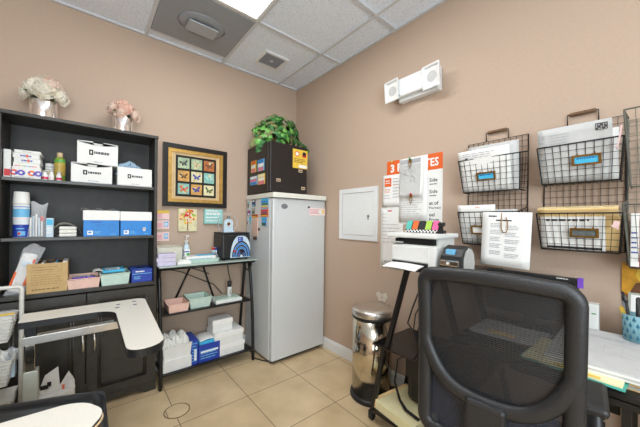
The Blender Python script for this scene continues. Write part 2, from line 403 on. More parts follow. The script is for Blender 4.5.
# ---- right wall fixtures
t = thing('access_panel', 'white square metal access panel door on the tan wall beside the freezer', 'access panel', (0, -.97, 1.32))
def af(b):
    X = FB
    for (u0, v0, u1, v1) in ((-.225, -.228, -.185, .228), (.185, -.228, .225, .228), (-.185, -.228, .185, -.188), (-.185, .188, .185, .228)): b.box(u0, v0, 0.001, u1, v1, .014, 'white_paint', X)
part('frame', t, af); d = part('door', t, lambda b: b.box(-.182, -.185, .001, .182, .185, .010, 'white_paint', FB, bev=.003))
def lt(b): b.cyl(.012, .010, .018, 'chrome', FB @ TR(.13, -.02, 0), 12); b.box(.127, -.05, .014, .133, -.02, .02, 'steel_gray', FB)
part('latch', d, lt)
t = thing('emergency_light', 'white two-headed emergency light high on the right wall', 'emergency light', (0, -1.56, 2.24))
def eb(b):
    b.box(-.145, -.098, .001, .165, .062, .055, 'white_paint', FB, bev=.008); b.box(-.13, -.075, .055, .12, .058, .09, 'white_paint', FB, bev=.01)
bd = part('body', t, eb)
part('test_button', bd, lambda b: b.cyl(.006, .085, .09, 'dark_gap', FB @ TR(-.11, -.062, 0), 10))
for (u, v, tilt) in ((-.168, -.012, .10), (.142, -.020, .10)):
    X = FB @ TR(u, v, .075) @ RX(tilt) @ RY(-.10)
    def hd(b):
        b.tub(-.064, -.076, 0, .064, .076, .034, .010, 'white_paint', X, flare=.014); b.box(-.02, -.02, -.02, .02, .02, .004, 'white_paint', X)
    h = part('lamp_head', t, hd)
    def ln(b): b.lathe([(.036, .0215), (.022, .0205), (.008, .024)], 'paper_gray', X, 16); b.box(-.047, -.058, .018, .047, .058, .020, 'paper', X)
    part('lens', h, ln)
part('bracket', t, lambda b: b.box(-.18, -.03, .02, -.14, .03, .06, 'white_paint', FB))

# ================================================================== BOOKCASE
BX0, BX1, BF, BK = -2.235, -1.435, -.28, -.016
t = thing('bookcase', 'tall black bookcase with open shelves over two cabinet doors', 'bookcase', ((BX0 + BX1) / 2, -.15, 0))
o0 = (((BX0 + BX1) / 2), -.15, 0)
for x in (BX0, BX1 - .02): part('side_panel', t, lambda b: b.box(x, BF, 0.0, x + .02, BK, 1.85, 'black_wood', bev=.002), o0)
part('top_panel', t, lambda b: b.box(BX0 - .006, BF - .008, 1.85, BX1 + .004, BK, 1.872, 'black_wood', bev=.003), o0)
def bk(b): b.box(BX0 + .02, BK - .008, .06, BX1 - .02, BK, 1.85, 'black_inner'); b.box(-1.90, BK - .012, .8, -1.88, BK - .008, 1.85, 'black_inner')
part('back_panel', t, bk, o0)
for z in (1.49, 1.137): part('shelf', t, lambda b: b.box(BX0 + .0205, BF + .006, z - .02, BX1 - .0205, BK - .009, z, 'black_wood', bev=.002), o0)
part('shelf', t, lambda b: b.box(BX0 + .0205, BF - .006, .775, BX1 - .0205, BK - .009, .80, 'black_wood', bev=.002), o0)
def plinth(b):
    b.prism([(BX0 + .0, 0), (BX0 + .07, 0), (BX0 + .12, .035), (BX1 - .12, .035), (BX1 - .07, 0), (BX1, 0), (BX1, .07), (BX0, .07)], .281, .293, 'black_wood', FA)
part('plinth', t, plinth, o0)
mid = -1.835
for (x0, x1, hx) in ((BX0 + .004, mid - .003, mid - .018), (mid + .003, BX1 - .004, mid + .04)):
    def dr(b):
        z0, z1 = .075, .768
        b.box(x0, BF - .012, z0, x1, BF - .001, z1, 'black_wood')
        w = .058
        for (a0, c0, a1, c1) in ((x0, z0, x0 + w, z1), (x1 - w, z0, x1, z1), (x0 + w, z0, x1 - w, z0 + w), (x0 + w, z1 - w, x1 - w, z1)): b.box(a0, BF - .021, c0, a1, BF - .012, c1, 'black_wood')
        a, c = x0 + w, z0 + w; A, Cc = x1 - w, z1 - w
        for k, dd in ((0, .016), (.014, .0195)):
            b.tube([(a + k, BF - dd, c + k), (A - k, BF - dd, c + k), (A - k, BF - dd, Cc - k), (a + k, BF - dd, Cc - k)], .0062, 'black_wood', n=6, closed=True)
        b.box(x0 + w + .03, BF - .015, z0 + w + .03, x1 - w - .03, BF - .012, z1 - w - .03, 'black_wood', bev=.001)
    d = part('door', t, dr, o0)
    d2 = part('handle', d, lambda b: b.tube([(hx, BF - .022, .39), (hx, BF - .036, .40), (hx + .004, BF - .046, .43), (hx + .004, BF - .046, .465), (hx, BF - .036, .495), (hx, BF - .022, .505)], .0065, 'brushed_steel', n=8), o0)

# ---- flower vases on top of the bookcase
def petals(b, c, r, m, axis, seed):
    rnd = random.Random(seed); q = Vector(axis).normalized().to_track_quat('Z', 'Y').to_matrix().to_4x4()
    ph = [rnd.uniform(0, 6.28) for _ in range(4)]
    def heart(u, v):
        al = 2 * math.pi * u; e = math.pi * (v - .5); sp = (v * 4.5 + u * 1.0 + .12 * math.sin(5 * al + ph[0])) % 1.0
        k = r * (.70 + .16 * sp + .07 * math.sin(5 * al + ph[1] + 4 * v) + .05 * math.sin(9 * al + ph[2]))
        return (k * math.cos(al) * math.cos(e), k * math.sin(al) * math.cos(e), k * .85 * math.sin(e) + .1 * r)
    b.grid(heart, 40, 22, m, TR(*c) @ q)
    for ring, (n, rad, open_, ht) in enumerate(((8, .98, .80, .62), (9, 1.08, 1.1, .42))):
        for i in range(n):
            a = 2 * math.pi * (i + .5 * ring) / n + rnd.uniform(-.2, .2); w = rad * r * rnd.uniform(.46, .62)
            def f(u, v, a=a, w=w, ring=ring, ht=ht, rad=rad, open_=open_):
                s = (u - .5) * 2; wd = w * math.sin(math.pi * (.12 + .78 * v)) ; rr = rad * r * (math.sin(v * math.pi * .55) * .95 + .05) * (1 + .18 * open_ * v); z = ht * r * (v - .25) * (1.15 - .35 * open_ * v) * 1.1
                z += .14 * r * math.sin(s * 4 + i * 2) * v
                return (math.cos(a) * (rr - .25 * wd * s * s) - math.sin(a) * s * wd, math.sin(a) * (rr - .25 * wd * s * s) + math.cos(a) * s * wd, z)
            b.grid(f, 4, 4, m, TR(*c) @ q)
def bouquet(base, label, blooms, mats, z, leafy, seed):
    t = thing('peony_bouquet', label, 'flowers', base); rnd = random.Random(seed)
    for i, (dx, dy, dz, r) in enumerate(blooms):
        part('bloom', t, lambda b: petals(b, (dx, dy, dz), r, mats[i % len(mats)], (dx * 3, dy * 3 - .05, dz * .6 + .02), seed + i))
    def st(b):
        for (dx, dy, dz, r) in blooms: b.tube([(dx * .25, dy * .25, -.06), (dx * .35, dy * .35, .0), (dx * .9, dy * .9, dz - r * .3)], .003, 'stem_green', n=5)
    part('stem', t, st)
    def lf(b):
        for k in range(10):
            a = rnd.uniform(0, 6.28); l = rnd.uniform(.04, leafy)
            def f(u, v): s = (u - .5) * 2; return (v * l, s * .016 * math.sin(math.pi * min(1, v * .95 + .03)), .012 + .025 * math.sin(v * 2.4) - .006 * s * s)
            b.grid(f, 2, 5, 'stem_green', TR(0, 0, .0) @ RZ(a) @ TR(.02, 0, .005))
    part('leaves', t, lf)
def vase(base, r, h, label):
    t = thing('silver_vase', label, 'vase', base)
    part('body', t, lambda b: b.lathe([(r * .96, 0), (r, .006), (r, h - .004), (r * .98, h), (r * .93, h - .002), (r * .93, .02), (.001, .015)], 'silver_glass', n=40))
    part('water_tube', t, lambda b: b.cyl(r * .55, .0165, .03, 'stem_green'))
VB = 1.8722
vase((-2.055, -.15, VB), .066, .125, 'silver mirrored vase under the cream blooms at the left end of the bookcase')
bouquet((-2.055, -.15, VB + .118), 'large bunch of cream white peonies in the left silver vase',
        [(-.052, -.03, .062, .05), (.0, -.05, .066, .06), (.0, .03, .125, .05), (.06, .01, .085, .052), (-.02, .02, .10, .05), (.075, -.035, .045, .048), (-.075, -.02, .03, .04), (.04, -.03, .10, .048)], ['petal_white', 'petal_white', 'petal_white', 'petal_blush'], VB, .11, 3)
vase((-1.64, -.15, VB), .062, .118, 'silver mirrored vase under the pink blooms at the right end of the bookcase')
bouquet((-1.64, -.15, VB + .112), 'small bunch of blush pink peonies in the right silver vase',
        [(-.055, -.02, .065, .045), (.0, -.04, .068, .047), (.045, .0, .06, .044), (.065, -.03, .035, .042), (.0, .03, .085, .044), (-.02, -.05, .03, .036), (.03, .02, .08, .04)], ['petal_blush', 'petal_pink', 'petal_blush'], VB, .085, 11)

# ================================================================== BOOKCASE CONTENT
def carton(base, w, d, h, label, name='carton', m='carton', front=None, lid=None, cat='box', group=None, rz=0.0, bev=.002):
    """cardboard box; local origin at centre of its foot, front faces -y"""
    t = thing(name, label, cat, base, rz, group)
    part('body', t, lambda b: (b.box(-w / 2, -d / 2, 0, w / 2, d / 2, h, m, bev=bev), front and front(b, FA @ TR(0, 0, d / 2))))
    if lid: part('flap', t, lid)
    return t
def logo_front(w, h):
    def f(b, X):
        b.patch(-w * .22, h * .42, -w * .12, h * .66, 'ink_dark', X); b.patch(-w * .185, h * .48, -w * .155, h * .60, 'paper', X, .0007)
        b.scribble(-w * .10, h * .47, w * .30, h * .62, 1, 'ink', X, .75, words=7); b.scribble(-w * .1, h * .07, w * .2, h * .16, 1, 'ink_light', X, .5); b.patch(-w / 2 * .98, h * .02, w / 2 * .98, h * .035, 'ink_light', X)
    return f
S1, S2, S3 = 1.4902, 1.1372, .8002
yf = -.155
def flap(w, d, h):
    def f(b):
        b.prism([(-w * .49, 0), (w * .49, 0), (w * .49, .006), (w * .13, .010), (w * .11, -.014), (-w * .11, -.014), (-w * .13, .010), (-w * .49, .006)], d / 2 + .001, d / 2 + .003, 'paper_gray', FA @ TR(0, h - .004, 0))
    return f
carton((-1.812, yf, S1), .212, .22, .125, 'white logo carton under another carton on the top shelf', front=logo_front(.212, .125), lid=flap(.212, .22, .125), group='white logo cartons')
carton((-1.782, yf, S1 + .1255), .215, .21, .145, 'white logo carton stacked on another carton under the bookcase top', front=logo_front(.215, .145), lid=flap(.215, .21, .145), group='white logo cartons')
t = thing('open_carton', 'open white logo carton at the right end of the top shelf with plastic poking out', 'box', (-1.573, yf, S1), 0, 'white logo cartons')
part('body', t, lambda b: (b.tub(-.103, -.11, 0, .103, .11, .128, .004, 'carton', inner='paper_gray'), logo_front(.206, .125)(b, FA @ TR(0, 0, .11))))
def crumple(b, c, rx, ry, rz, m, seed, n=14):
    rnd = random.Random(seed); ph = [rnd.uniform(0, 6.28) for _ in range(8)]
    def f(u, v):
        a = u * 2 * math.pi; e = v * math.pi * .5; k = 1 + .16 * math.sin(5 * a + ph[0] + 3 * v) + .12 * math.sin(9 * a + ph[1]) * math.sin(6 * v + ph[2]) + .08 * math.sin(13 * a + 9 * v + ph[3])
        return (c[0] + rx * k * math.cos(a) * math.cos(e), c[1] + ry * k * math.sin(a) * math.cos(e), c[2] + rz * k * math.sin(e))
    b.grid(f, 36, n, m, smooth=False)
b = MB((-1.595, -.18, S1 + .08)); crumple(b, (-1.595, -.17, S1 + .08), .074, .055, .085, 'blue_film', 5); tag(b.build('plastic_bag'), 'crumpled clear bluish plastic bag rising out of the open logo carton', 'bag')

def flat_box(base, w, d, h, label, group, art):
    t = thing('small_box', label, 'box', base, 0, group); part('body', t, lambda b: (b.box(-w / 2, -d / 2, 0, w / 2, d / 2, h, 'carton', bev=.002), art(b, FA @ TR(0, 0, d / 2)))); return t
def art_blobs(b, X):
    for (u, m) in ((-.052, 'red'), (-.022, 'purple'), (.022, 'orange'), (.05, 'purple')):
        for k in range(9): a = k * .7; b.patch(u + .012 * math.cos(a) - .005, .033 + .012 * math.sin(a) - .005, u + .012 * math.cos(a) + .005, .033 + .012 * math.sin(a) + .005, m if k % 4 else 'deep_blue', X, .0005 + k * .00003)
    b.scribble(-.05, .003, .05, .012, 1, 'ink_light', X)
def art_line(b, X): b.scribble(-.025, .008, .025, .018, 1, 'deep_blue', X, .8); b.patch(.0, .004, .008, .022, 'orange', X, .0008)
flat_box((-2.117, yf, S1), .122, .18, .068, 'white box printed with purple and orange flowers on the top shelf', 'white boxes on the top shelf', art_blobs)
z = S1 + .0682
for i, (h, dx, lb, ar) in enumerate(((.026, 0, 'narrow white box lying directly on the flower-printed box', lambda b, X: [b.patch(-.05 + k * .012, .004, -.04 + k * .012, .008, m, X) for k, m in enumerate(('red', 'orange', 'yellow', 'green', 'sky_blue', 'purple', 'red', 'orange'))]),
                     (.027, .003, 'white box with blue print and lower orange mark in the top-shelf stack', art_line), (.027, -.002, 'white box with blue print and upper orange mark in the top-shelf stack', art_line),
                     (.020, .004, 'plain thin white box topmost in the stack on the top shelf', lambda b, X: b.scribble(-.02, .007, .02, .013, 1, 'ink_light', X)))):
    flat_box((-2.117 + dx, yf, z), .112, .17, h, lb, 'white boxes on the top shelf', ar); z += h + .0003
t = thing('tall_white_box', 'tall narrow white box pressed against the left side of the top shelf', 'box', (-2.197, yf, S1), 0)
part('body', t, lambda b: (b.box(-.015, -.08, 0, .015, .08, .165, 'carton', bev=.002), b.patch(-.012, .01, .012, .05, 'red', FA @ TR(0, 0, .08))))
def jar(name, base, prof, m, label, cat, cap=None, band=None, group=None, n=20):
    t = thing(name, label, cat, base, 0, group); part('body', t, lambda b: b.lathe(prof, m, n=n))
    if cap: part('cap', t, lambda b: b.cyl(cap[0], cap[1], cap[2], cap[3], bev=.002))
    if band:
        for (r, z0, z1, m2) in band: part('label_band', t, lambda b: b.lathe([(r, z0), (r, z1)], m2, n=n, cap=False))
    return t
jar('supply_jar', (-2.02, -.14, S1), [(.024, 0), (.026, .004), (.026, .115), (.022, .12)], 'carton', 'white supply jar with a black lid behind the small vials', 'jar', (.0262, .115, .128, 'black_plastic'), [(.0264, .055, .062, 'yellow'), (.0264, .075, .08, 'ink_light'), (.0264, .09, .096, 'ink_light')])
for (x, y, lb, h) in ((-2.038, -.235, 'small glass vial with a red label, leftmost of the three vials', .05), (-2.010, -.238, 'small pale vial between the other two vials on the top shelf', .053), (-1.975, -.240, 'small glass vial with a red label in front of the green bottle', .048)):
    jar('vial', (x, y, S1), [(.013, 0), (.0138, .002), (.0138, .034), (.008, .04), (.008, h)], 'carton', lb, 'vial', (.009, h, h + .01, 'printer_gray'), [(.0141, .006, .02, 'magenta')] if 'red' in lb else [(.0141, .012, .02, 'pink')], 'vials on the top shelf', 14)
jar('oil_bottle', (-1.974, -.19, S1), [(.026, 0), (.028, .004), (.028, .135), (.022, .15), (.013, .156)], 'oil_green', 'green oil bottle with a tan cap on the top shelf', 'bottle', (.015, .156, .186, 'cap_tan'), [(.0284, .04, .118, 'oil_amber'), (.0285, .128, .136, 'green')])
# ---- middle shelf
t = thing('wipes_canister', 'tall blue and white wipes canister at the left of the middle shelf', 'canister', (-2.141, -.2, S2))
part('body', t, lambda b: b.lathe([(.034, 0), (.036, .004), (.036, .2)], 'carton', n=24))
for z0, z1, m_ in ((.003, .078, 'deep_blue'), (.084, .088, 'tint_blue'), (.094, .098, 'tint_blue'), (.104, .108, 'tint_blue'), (.112, .116, 'pink'), (.122, .172, 'sky_blue'), (.181, .186, 'blue')): part('label_band', t, lambda b: b.lathe([(.0364, z0), (.0364, z1)], m_, n=24, cap=False))
def canlab(b):
    for z0, n_, m_ in ((.05, 1, 'sky_blue'),):
        for k in range(n_):
            a0 = -2.1 if n_ == 1 else -2.1; b.grid(lambda u, v: (.0368 * math.cos(a0 + u * 1.0), .0368 * math.sin(a0 + u * 1.0), z0 + k * .014 + v * .006), 4, 1, m_)
    b.grid(lambda u, v: (.0368 * math.cos(-1.9 + u * .9), .0368 * math.sin(-1.9 + u * .9), .012 + v * .026), 4, 1, 'sky_blue')
    b.grid(lambda u, v: (.0370 * math.cos(-1.85 + u * .3), .0370 * math.sin(-1.85 + u * .3), .016 + v * .016), 4, 1, 'red')
part('printed_label', t, canlab)
part('cap', t, lambda b: b.lathe([(.037, .2), (.037, .208), (.034, .26), (.032, .274), (.001, .276)], 'paper', n=24))
def slab_bag(name, base, w, h, label, m, seed, lean=0.0, extra=None):
    t = thing(name, label, 'bag', base); rnd = random.Random(seed); ph = [rnd.uniform(0, 6) for _ in range(4)]
    def f(u, v, sgn): 
        k = math.sin(math.pi * min(1, max(0, u))) * (math.sin(math.pi * (.08 + .84 * v))) ; return ((u - .5) * w * (1 + .12 * math.sin(5 * v + ph[0])) + lean * v, sgn * (.004 + .022 * k * (1 + .4 * math.sin(9 * u + ph[1]) * math.sin(7 * v + ph[2]))), h * v * (1 + .05 * math.sin(6 * u + ph[3])))
    part('film', t, lambda b: (b.grid(lambda u, v: f(u, v, -1), 12, 14, m, smooth=False), b.grid(lambda u, v: f(1 - u, v, 1), 12, 14, m, smooth=False)))
    if extra: part('contents', t, extra)
    return t
def zc(b):
    for k in range(5): b.box(-.03 + k * .012, -.008, .006, -.022 + k * .012, .008, .12 + .01 * (k % 3), ('carton', 'tint_blue', 'paper', 'tint_blue', 'carton')[k])
    b.box(.016, -.010, .10, .03, .010, .13, 'red')
slab_bag('zip_bag', (-2.073, -.22, S2), .075, .21, 'clear zip bag of supplies with a red mark beside the wipes canister', 'clear_film', 4, .012, zc)
t = thing('pale_box', 'slim pale blue and white box standing beside the clear zip bag', 'box', (-2.014, -.215, S2)); part('body', t, lambda b: (b.box(-.016, -.03, 0, .016, .03, .118, 'tint_blue', bev=.001), b.patch(-.014, .075, .014, .11, 'cyan', FA @ TR(0, 0, .03)), b.scribble(-.013, .02, .013, .06, 3, 'paper', FA @ TR(0, 0, .03))))
t = thing('gauze_pack', 'white stack of gauze in a torn paper wrap beside the blue boxes', 'gauze pack', (-1.93, -.205, S2))
part('gauze', t, lambda b: [b.box(-.042, -.04, .0005 + k * .022, .042, .04, .021 + k * .022, 'foam', bev=.005) for k in range(3)])
def gz(b):
    def f(u, v): a = math.pi * (1.12 - u * 1.3); r = 1.0 + .1 * math.sin(8 * u); return (.062 * r * math.cos(a) * 1.1 - .004, -.045 + v * .09, max(.002, (.088 - .016 * v) * r * math.sin(a) + .008))
    b.grid(f, 16, 3, 'paper'); b.grid(lambda u, v: (-.05 - .04 * u, -.035 + .05 * v, .003 + .05 * u * (1 - v * .5)), 4, 4, 'paper')
part('wrapper', t, gz)
def bluebox(base, w, d, h, label, writing):
    t = thing('blue_box', label, 'box', base, 0, 'blue and white lidded boxes')
    def bd(b):
        b.box(-w / 2, -d / 2, 0, w / 2, d / 2, h * .62, 'blue'); X = FA @ TR(0, 0, d / 2)
        b.patch(-w * .40, h * .06, -w * .24, h * .22, 'paper', X); b.patch(-w * .37, h * .12, -w * .29, h * .18, 'blue', X, .0007); b.scribble(-w * .2, h * .08, -w * .02, h * .2, 3, 'sky_blue', X); b.scribble(w * .25, h * .05, w * .45, h * .1, 1, 'sky_blue', X)
        if writing:
            rnd = random.Random(2); b.scribble(-w * .3, h * .52, w * .02, h * .57, 1, 'deep_blue', X, .7, words=8)
            for k in range(9):
                u = -w * .14 + k * w * .064
                if k == 4: continue
                b.bar((u, h * .36, .0008), (u + rnd.uniform(-.004, .006), h * .48, .0008), .0008, .0005, 'ink_dark', (0, 0, 1), X); b.bar((u, h * rnd.choice((.36, .42, .48)), .0008), (u + .008, h * rnd.choice((.36, .42, .48)), .0008), .0008, .0005, 'ink_dark', (0, 0, 1), X)
        else: b.patch(w * .22, h * .18, w * .30, h * .34, 'paper', X); b.patch(w * .2, h * .26, w * .33, h * .3, 'paper', X)
    part('body', t, bd)
    part('lid', t, lambda b: b.box(-w / 2 - .003, -d / 2 - .003, h * .62 + .0003, w / 2 + .003, d / 2 + .003, h, 'paper', bev=.002))
    return t
bluebox((-1.759, -.155, S2), .19, .22, .172, 'blue box with a white lid and handwriting, under a clear bag', True)
bluebox((-1.563, -.155, S2), .185, .22, .17, 'blue box with a white lid and no handwriting, at the right end of its shelf', False)
b = MB((-1.77, -.15, S2 + .173)); b.grid(lambda u, v: (-1.87 + .2 * u, -.262 + .2 * v, S2 + .1735 + .010 * abs(math.sin(9 * u + 5 * v)) + .006 * math.sin(17 * u)), 20, 10, 'clear_film', smooth=False)
b.grid(lambda u, v: (-1.87 + .2 * u, -.262 + .2 * v, S2 + .1732), 2, 2, 'clear_film'); tag(b.build('clear_bag'), 'flat clear plastic bag lying on the lid of the handwritten blue box', 'bag')
# ---- lower shelf
def wb(b): b.box(-.036, -.014, .012, .032, .014, .25, 'paper', RY(.29), bev=.012); b.box(.018, -.0155, .06, .030, .0155, .22, 'orange', RY(.29)); b.box(-.036, -.0165, .03, -.026, .0165, .13, 'orange', RY(.29)); b.box(-.02, -.0165, .17, .02, .0165, .20, 'tint_blue', RY(.29))
slab_bag('wrapped_syringe_bag', (-2.165, -.225, S3), .085, .285, 'white and orange plastic bag leaning against the cardboard box', 'clear_film', 9, .085, wb)
t = thing('cardboard_box', 'open brown cardboard box with printed text on the lower shelf', 'box', (-2.017, -.165, S3))
def cb(b):
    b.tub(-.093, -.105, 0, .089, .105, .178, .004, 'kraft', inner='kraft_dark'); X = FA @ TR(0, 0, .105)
    b.scribble(-.07, .13, .05, .165, 2, 'kraft_ink', X, .35, words=11); b.scribble(-.075, .045, .07, .115, 5, 'kraft_ink', X, .3, words=12); b.scribble(-.07, .015, .08, .028, 1, 'kraft_dark', X, .5, words=10)
    for (u0, v0, u1, v1) in ((-.075, .125, .06, .1262), (-.075, .168, .06, .1692), (-.075, .125, -.0738, .169), (.0588, .125, .06, .169)): b.patch(u0, v0, u1, v1, 'kraft_ink', X)
part('body', t, cb)
def dep(b):
    rnd = random.Random(1)
    for k in range(14): x = -.08 + k * .012; b.box(x, -.095 + rnd.uniform(0, .02), .006, x + .010, .09, .165 + rnd.uniform(0, .018), rnd.choice(('paper', 'kraft_dark', 'deep_blue', 'ink', 'sky_blue')))
part('packets', t, dep)
def tubbin(base, w, d, h, m, label, fill=None, name='storage_bin', fl=.012, t_=.004, rz=0.0):
    t = thing(name, label, 'bin', base, rz); part('body', t, lambda b: (b.tub(-w / 2, -d / 2, 0, w / 2, d / 2, h, t_, m, flare=fl), b.tube([(-w / 2, -d / 2, h), (w / 2, -d / 2, h), (w / 2, d / 2, h), (-w / 2, d / 2, h)], .004, m, n=6, closed=True)))
    return t
t = tubbin((-1.848, -.16, S3), .165, .23, .062, 'pink_bin', 'pink storage bin of tubes between the cardboard box and the mint bin', fl=.007)
rnd = random.Random(5)
TUBE = None
for k in range(9):
    x = -1.905 + k * .0135; z = S3 + .0545 + .006 * (k % 2); y = -.235 + rnd.uniform(0, .02)
    o = thing('sample_tube', 'purple-capped sample tube lying in the pink storage bin', 'tube', (x, y, z), 0, 'tubes in the pink bin')
    part('glass', o, lambda b: b.cyl(.006, .016, .09, 'tint_blue', RX(-math.pi / 2), 10)); part('cap', o, lambda b: b.cyl(.0085, -.004, .016, 'purple', RX(-math.pi / 2), 10))
b = MB((-1.848, -.14, S3 + .02)); b.box(-1.912, -.235, S3 + .0045, -1.784, -.06, S3 + .045, 'foam', bev=.004); tag(b.build('foam_pad'), 'white foam pad under the tubes in the pink bin', 'pad')
t = tubbin((-1.682, -.16, S3), .165, .23, .076, 'mint', 'mint green storage bin between the pink bin and the blue box', fl=.008)
t = thing('wipes_packet', 'blue and white wipes packet lying open on the mint storage bin', 'packet', (-1.70, -.17, S3 + .0805))
part('packet', t, lambda b: (b.box(-.05, -.07, 0, .075, .09, .018, 'cyan', RY(-.02), bev=.005), b.patch(-.035, -.05, .05, .05, 'paper', TR(0, 0, .0188)), b.scribble(-.03, -.04, .04, .04, 3, 'sky_blue', TR(0, 0, .0194))))
part('loose_sheet', t, lambda b: b.sheet(-.105, -.06, -.045, .06, 'paper', TR(0, 0, .006) @ RY(.06), bow=.012))
t = thing('glove_box', 'dark blue glove box with an oval opening at the right end of the lower shelf', 'box', (-1.525, -.175, S3))
def gl(b):
    b.box(-.064, -.095, 0, .064, .095, .092, 'deep_blue', bev=.002); X = FA @ TR(0, 0, .095); b.scribble(-.05, .02, .0, .045, 2, 'sky_blue', X); b.patch(-.06, .058, .06, .062, 'sky_blue', X); b.scribble(-.04, .068, .03, .084, 1, 'paper', X)
    b.scribble(-.05, -.085, .05, -.05, 2, 'sky_blue', TR(0, 0, .0922))
part('body', t, gl); part('opening', t, lambda b: b.lathe([(.035, .0925), (.001, .0927)], 'dark_gap', Matrix.Diagonal((1, .75, 1, 1)), 20))

# ================================================================== BACK WALL PICTURES
t = thing('framed_picture', 'framed butterfly print in a black and gold frame above the wire rack', 'picture', (-1.083, 0, 1.635))
def ring(b, u0, v0, u1, v1, w, d0, d1, m, X):
    for (a, c, e, f) in ((u0, v0, u0 + w, v1), (u1 - w, v0, u1, v1), (u0 + w, v0, u1 - w, v0 + w), (u0 + w, v1 - w, u1 - w, v1)): b.box(a, c, d0, e, f, d1, m, X)
part('outer_frame', t, lambda b: ring(b, -.27, -.267, .27, .267, .038, .001, .032, 'frame_black', FA))
part('gold_frame', t, lambda b: ring(b, -.232, -.229, .232, .229, .03, .001, .024, 'gold', FA))
part('mat_board', t, lambda b: (b.box(-.202, -.199, .001, .202, .199, .012, 'mat_tan', FA), ring(b, -.19, -.187, .19, .187, .004, .012, .0126, 'kraft', FA)))
def prints(b):
    b.box(-.172, -.178, .012, .172, .178, .015, 'frame_black', FA); rnd = random.Random(3); pal = ['print_sage', 'print_sage', 'print_rust', 'print_ochre', 'print_cream', 'print_aqua', 'print_aqua', 'print_ochre', 'print_cream']
    bf = ['ink', 'mat_tan', 'brown', 'brown', 'deep_blue', 'aqua_canvas', 'orange', 'deep_blue', 'stem_green']
    for r in range(3):
        for c in range(3):
            u, v = -.108 + c * .108, .112 - r * .112; X = FA @ TR(u, v, .0152); i = r * 3 + c
            b.patch(-.046, -.046, .046, .046, pal[i], X); 
            for k in range(5): a, d = rnd.uniform(-.04, .02), rnd.uniform(-.04, .03); b.patch(a, d, a + .02, d + rnd.uniform(.006, .014), rnd.choice(('mat_tan', 'print_sage', 'print_ochre', 'print_cream')), X, .0007 + k * .00005)
            R = X @ Matrix.Rotation(rnd.uniform(-.5, .5), 4, 'Z')
            for s in (-1, 1):
                b.add([(0, 0, .0012), (s * .03, .028, .0012), (s * .034, .008, .0012), (s * .016, -.002, .0012)], [(0, 1, 2, 3)], bf[i], R); b.add([(0, 0, .0012), (s * .018, -.004, .0012), (s * .022, -.022, .0012), (s * .006, -.02, .0012)], [(0, 1, 2, 3)], bf[i], R)
            b.patch(-.0015, -.018, .0015, .016, 'ink_dark', R, .0014)
part('butterfly_prints', t, prints)
for k, (z0, lb) in enumerate(((1.256, 'pink card with a yellow header, top of the three taped beside the bookcase'), (1.174, 'pink card with a blue emblem, middle of the three taped beside the bookcase'), (1.074, 'pink card with a blue emblem, lowest of the three taped beside the bookcase'))):
    b = MB((-1.347, 0, z0)); X = FA @ TR(-1.347, z0, .001)
    b.box(-.049, 0, 0, .049, .074, .0015, 'pink', X); 
    if k == 0: b.patch(-.049, .05, .049, .074, 'yellow', X, .002)
    b.scribble(-.043, .012, .0, .05, 4, 'rose', X, .4, .002)
    if k:
        b.patch(.01, .018, .042, .062, 'sky_blue', X, .002); b.lathe([(.012, .0022), (.006, .0022)], 'paper', X @ TR(.026, .04, 0), 14, False, False)
    tag(b.build('wall_card'), lb, 'card', 'pink cards beside the bookcase')
t = thing('canvas_print', 'small canvas print of an orange flower tree under the framed picture', 'picture', (-1.155, 0, 1.25))
part('canvas', t, lambda b: b.box(-.076, -.098, .001, .076, .1, .018, 'print_cream', FA, bev=.002))
def fl(b):
    rnd = random.Random(8); X = FA @ TR(0, 0, .0185); b.patch(-.004, -.09, .004, .01, 'brown', X); b.bar((0, -.03, .001), (.03, .02, .001), .002, .0006, 'brown', (0, 0, 1), X); b.bar((0, -.02, .001), (-.03, .03, .001), .002, .0006, 'brown', (0, 0, 1), X)
    for k in range(64):
        a = rnd.uniform(0, 6.28); r = .07 * math.sqrt(rnd.random()); u, v, q = r * math.cos(a), .032 + r * .85 * math.sin(a), rnd.uniform(.006, .013)
        b.lathe([(q, .0012 + k * .00002), (.0005, .0014 + k * .00002)], rnd.choice(('orange', 'orange', 'red', 'yellow', 'manila', 'lime', 'pink', 'paper')), X @ TR(u, v, 0), 8, False, False)
part('flower_tree', t, fl)
t = thing('wall_sign', 'small turquoise block sign with white lettering right of the canvas print', 'sign', (-.933, 0, 1.285))
part('block', t, lambda b: b.box(-.084, -.066, .001, .084, .068, .03, 'aqua_canvas', FA, bev=.002)); 
def sg(b):
    for k, (n, h) in enumerate(((6, .014), (5, .022), (7, .014), (6, .014))):
        b.scribble(-.07, .045 - k * .03, .075, .045 - k * .03 + h, 1, 'paper', FA @ TR(0, 0, .0305), .8, words=n)
part('lettering', t, sg)

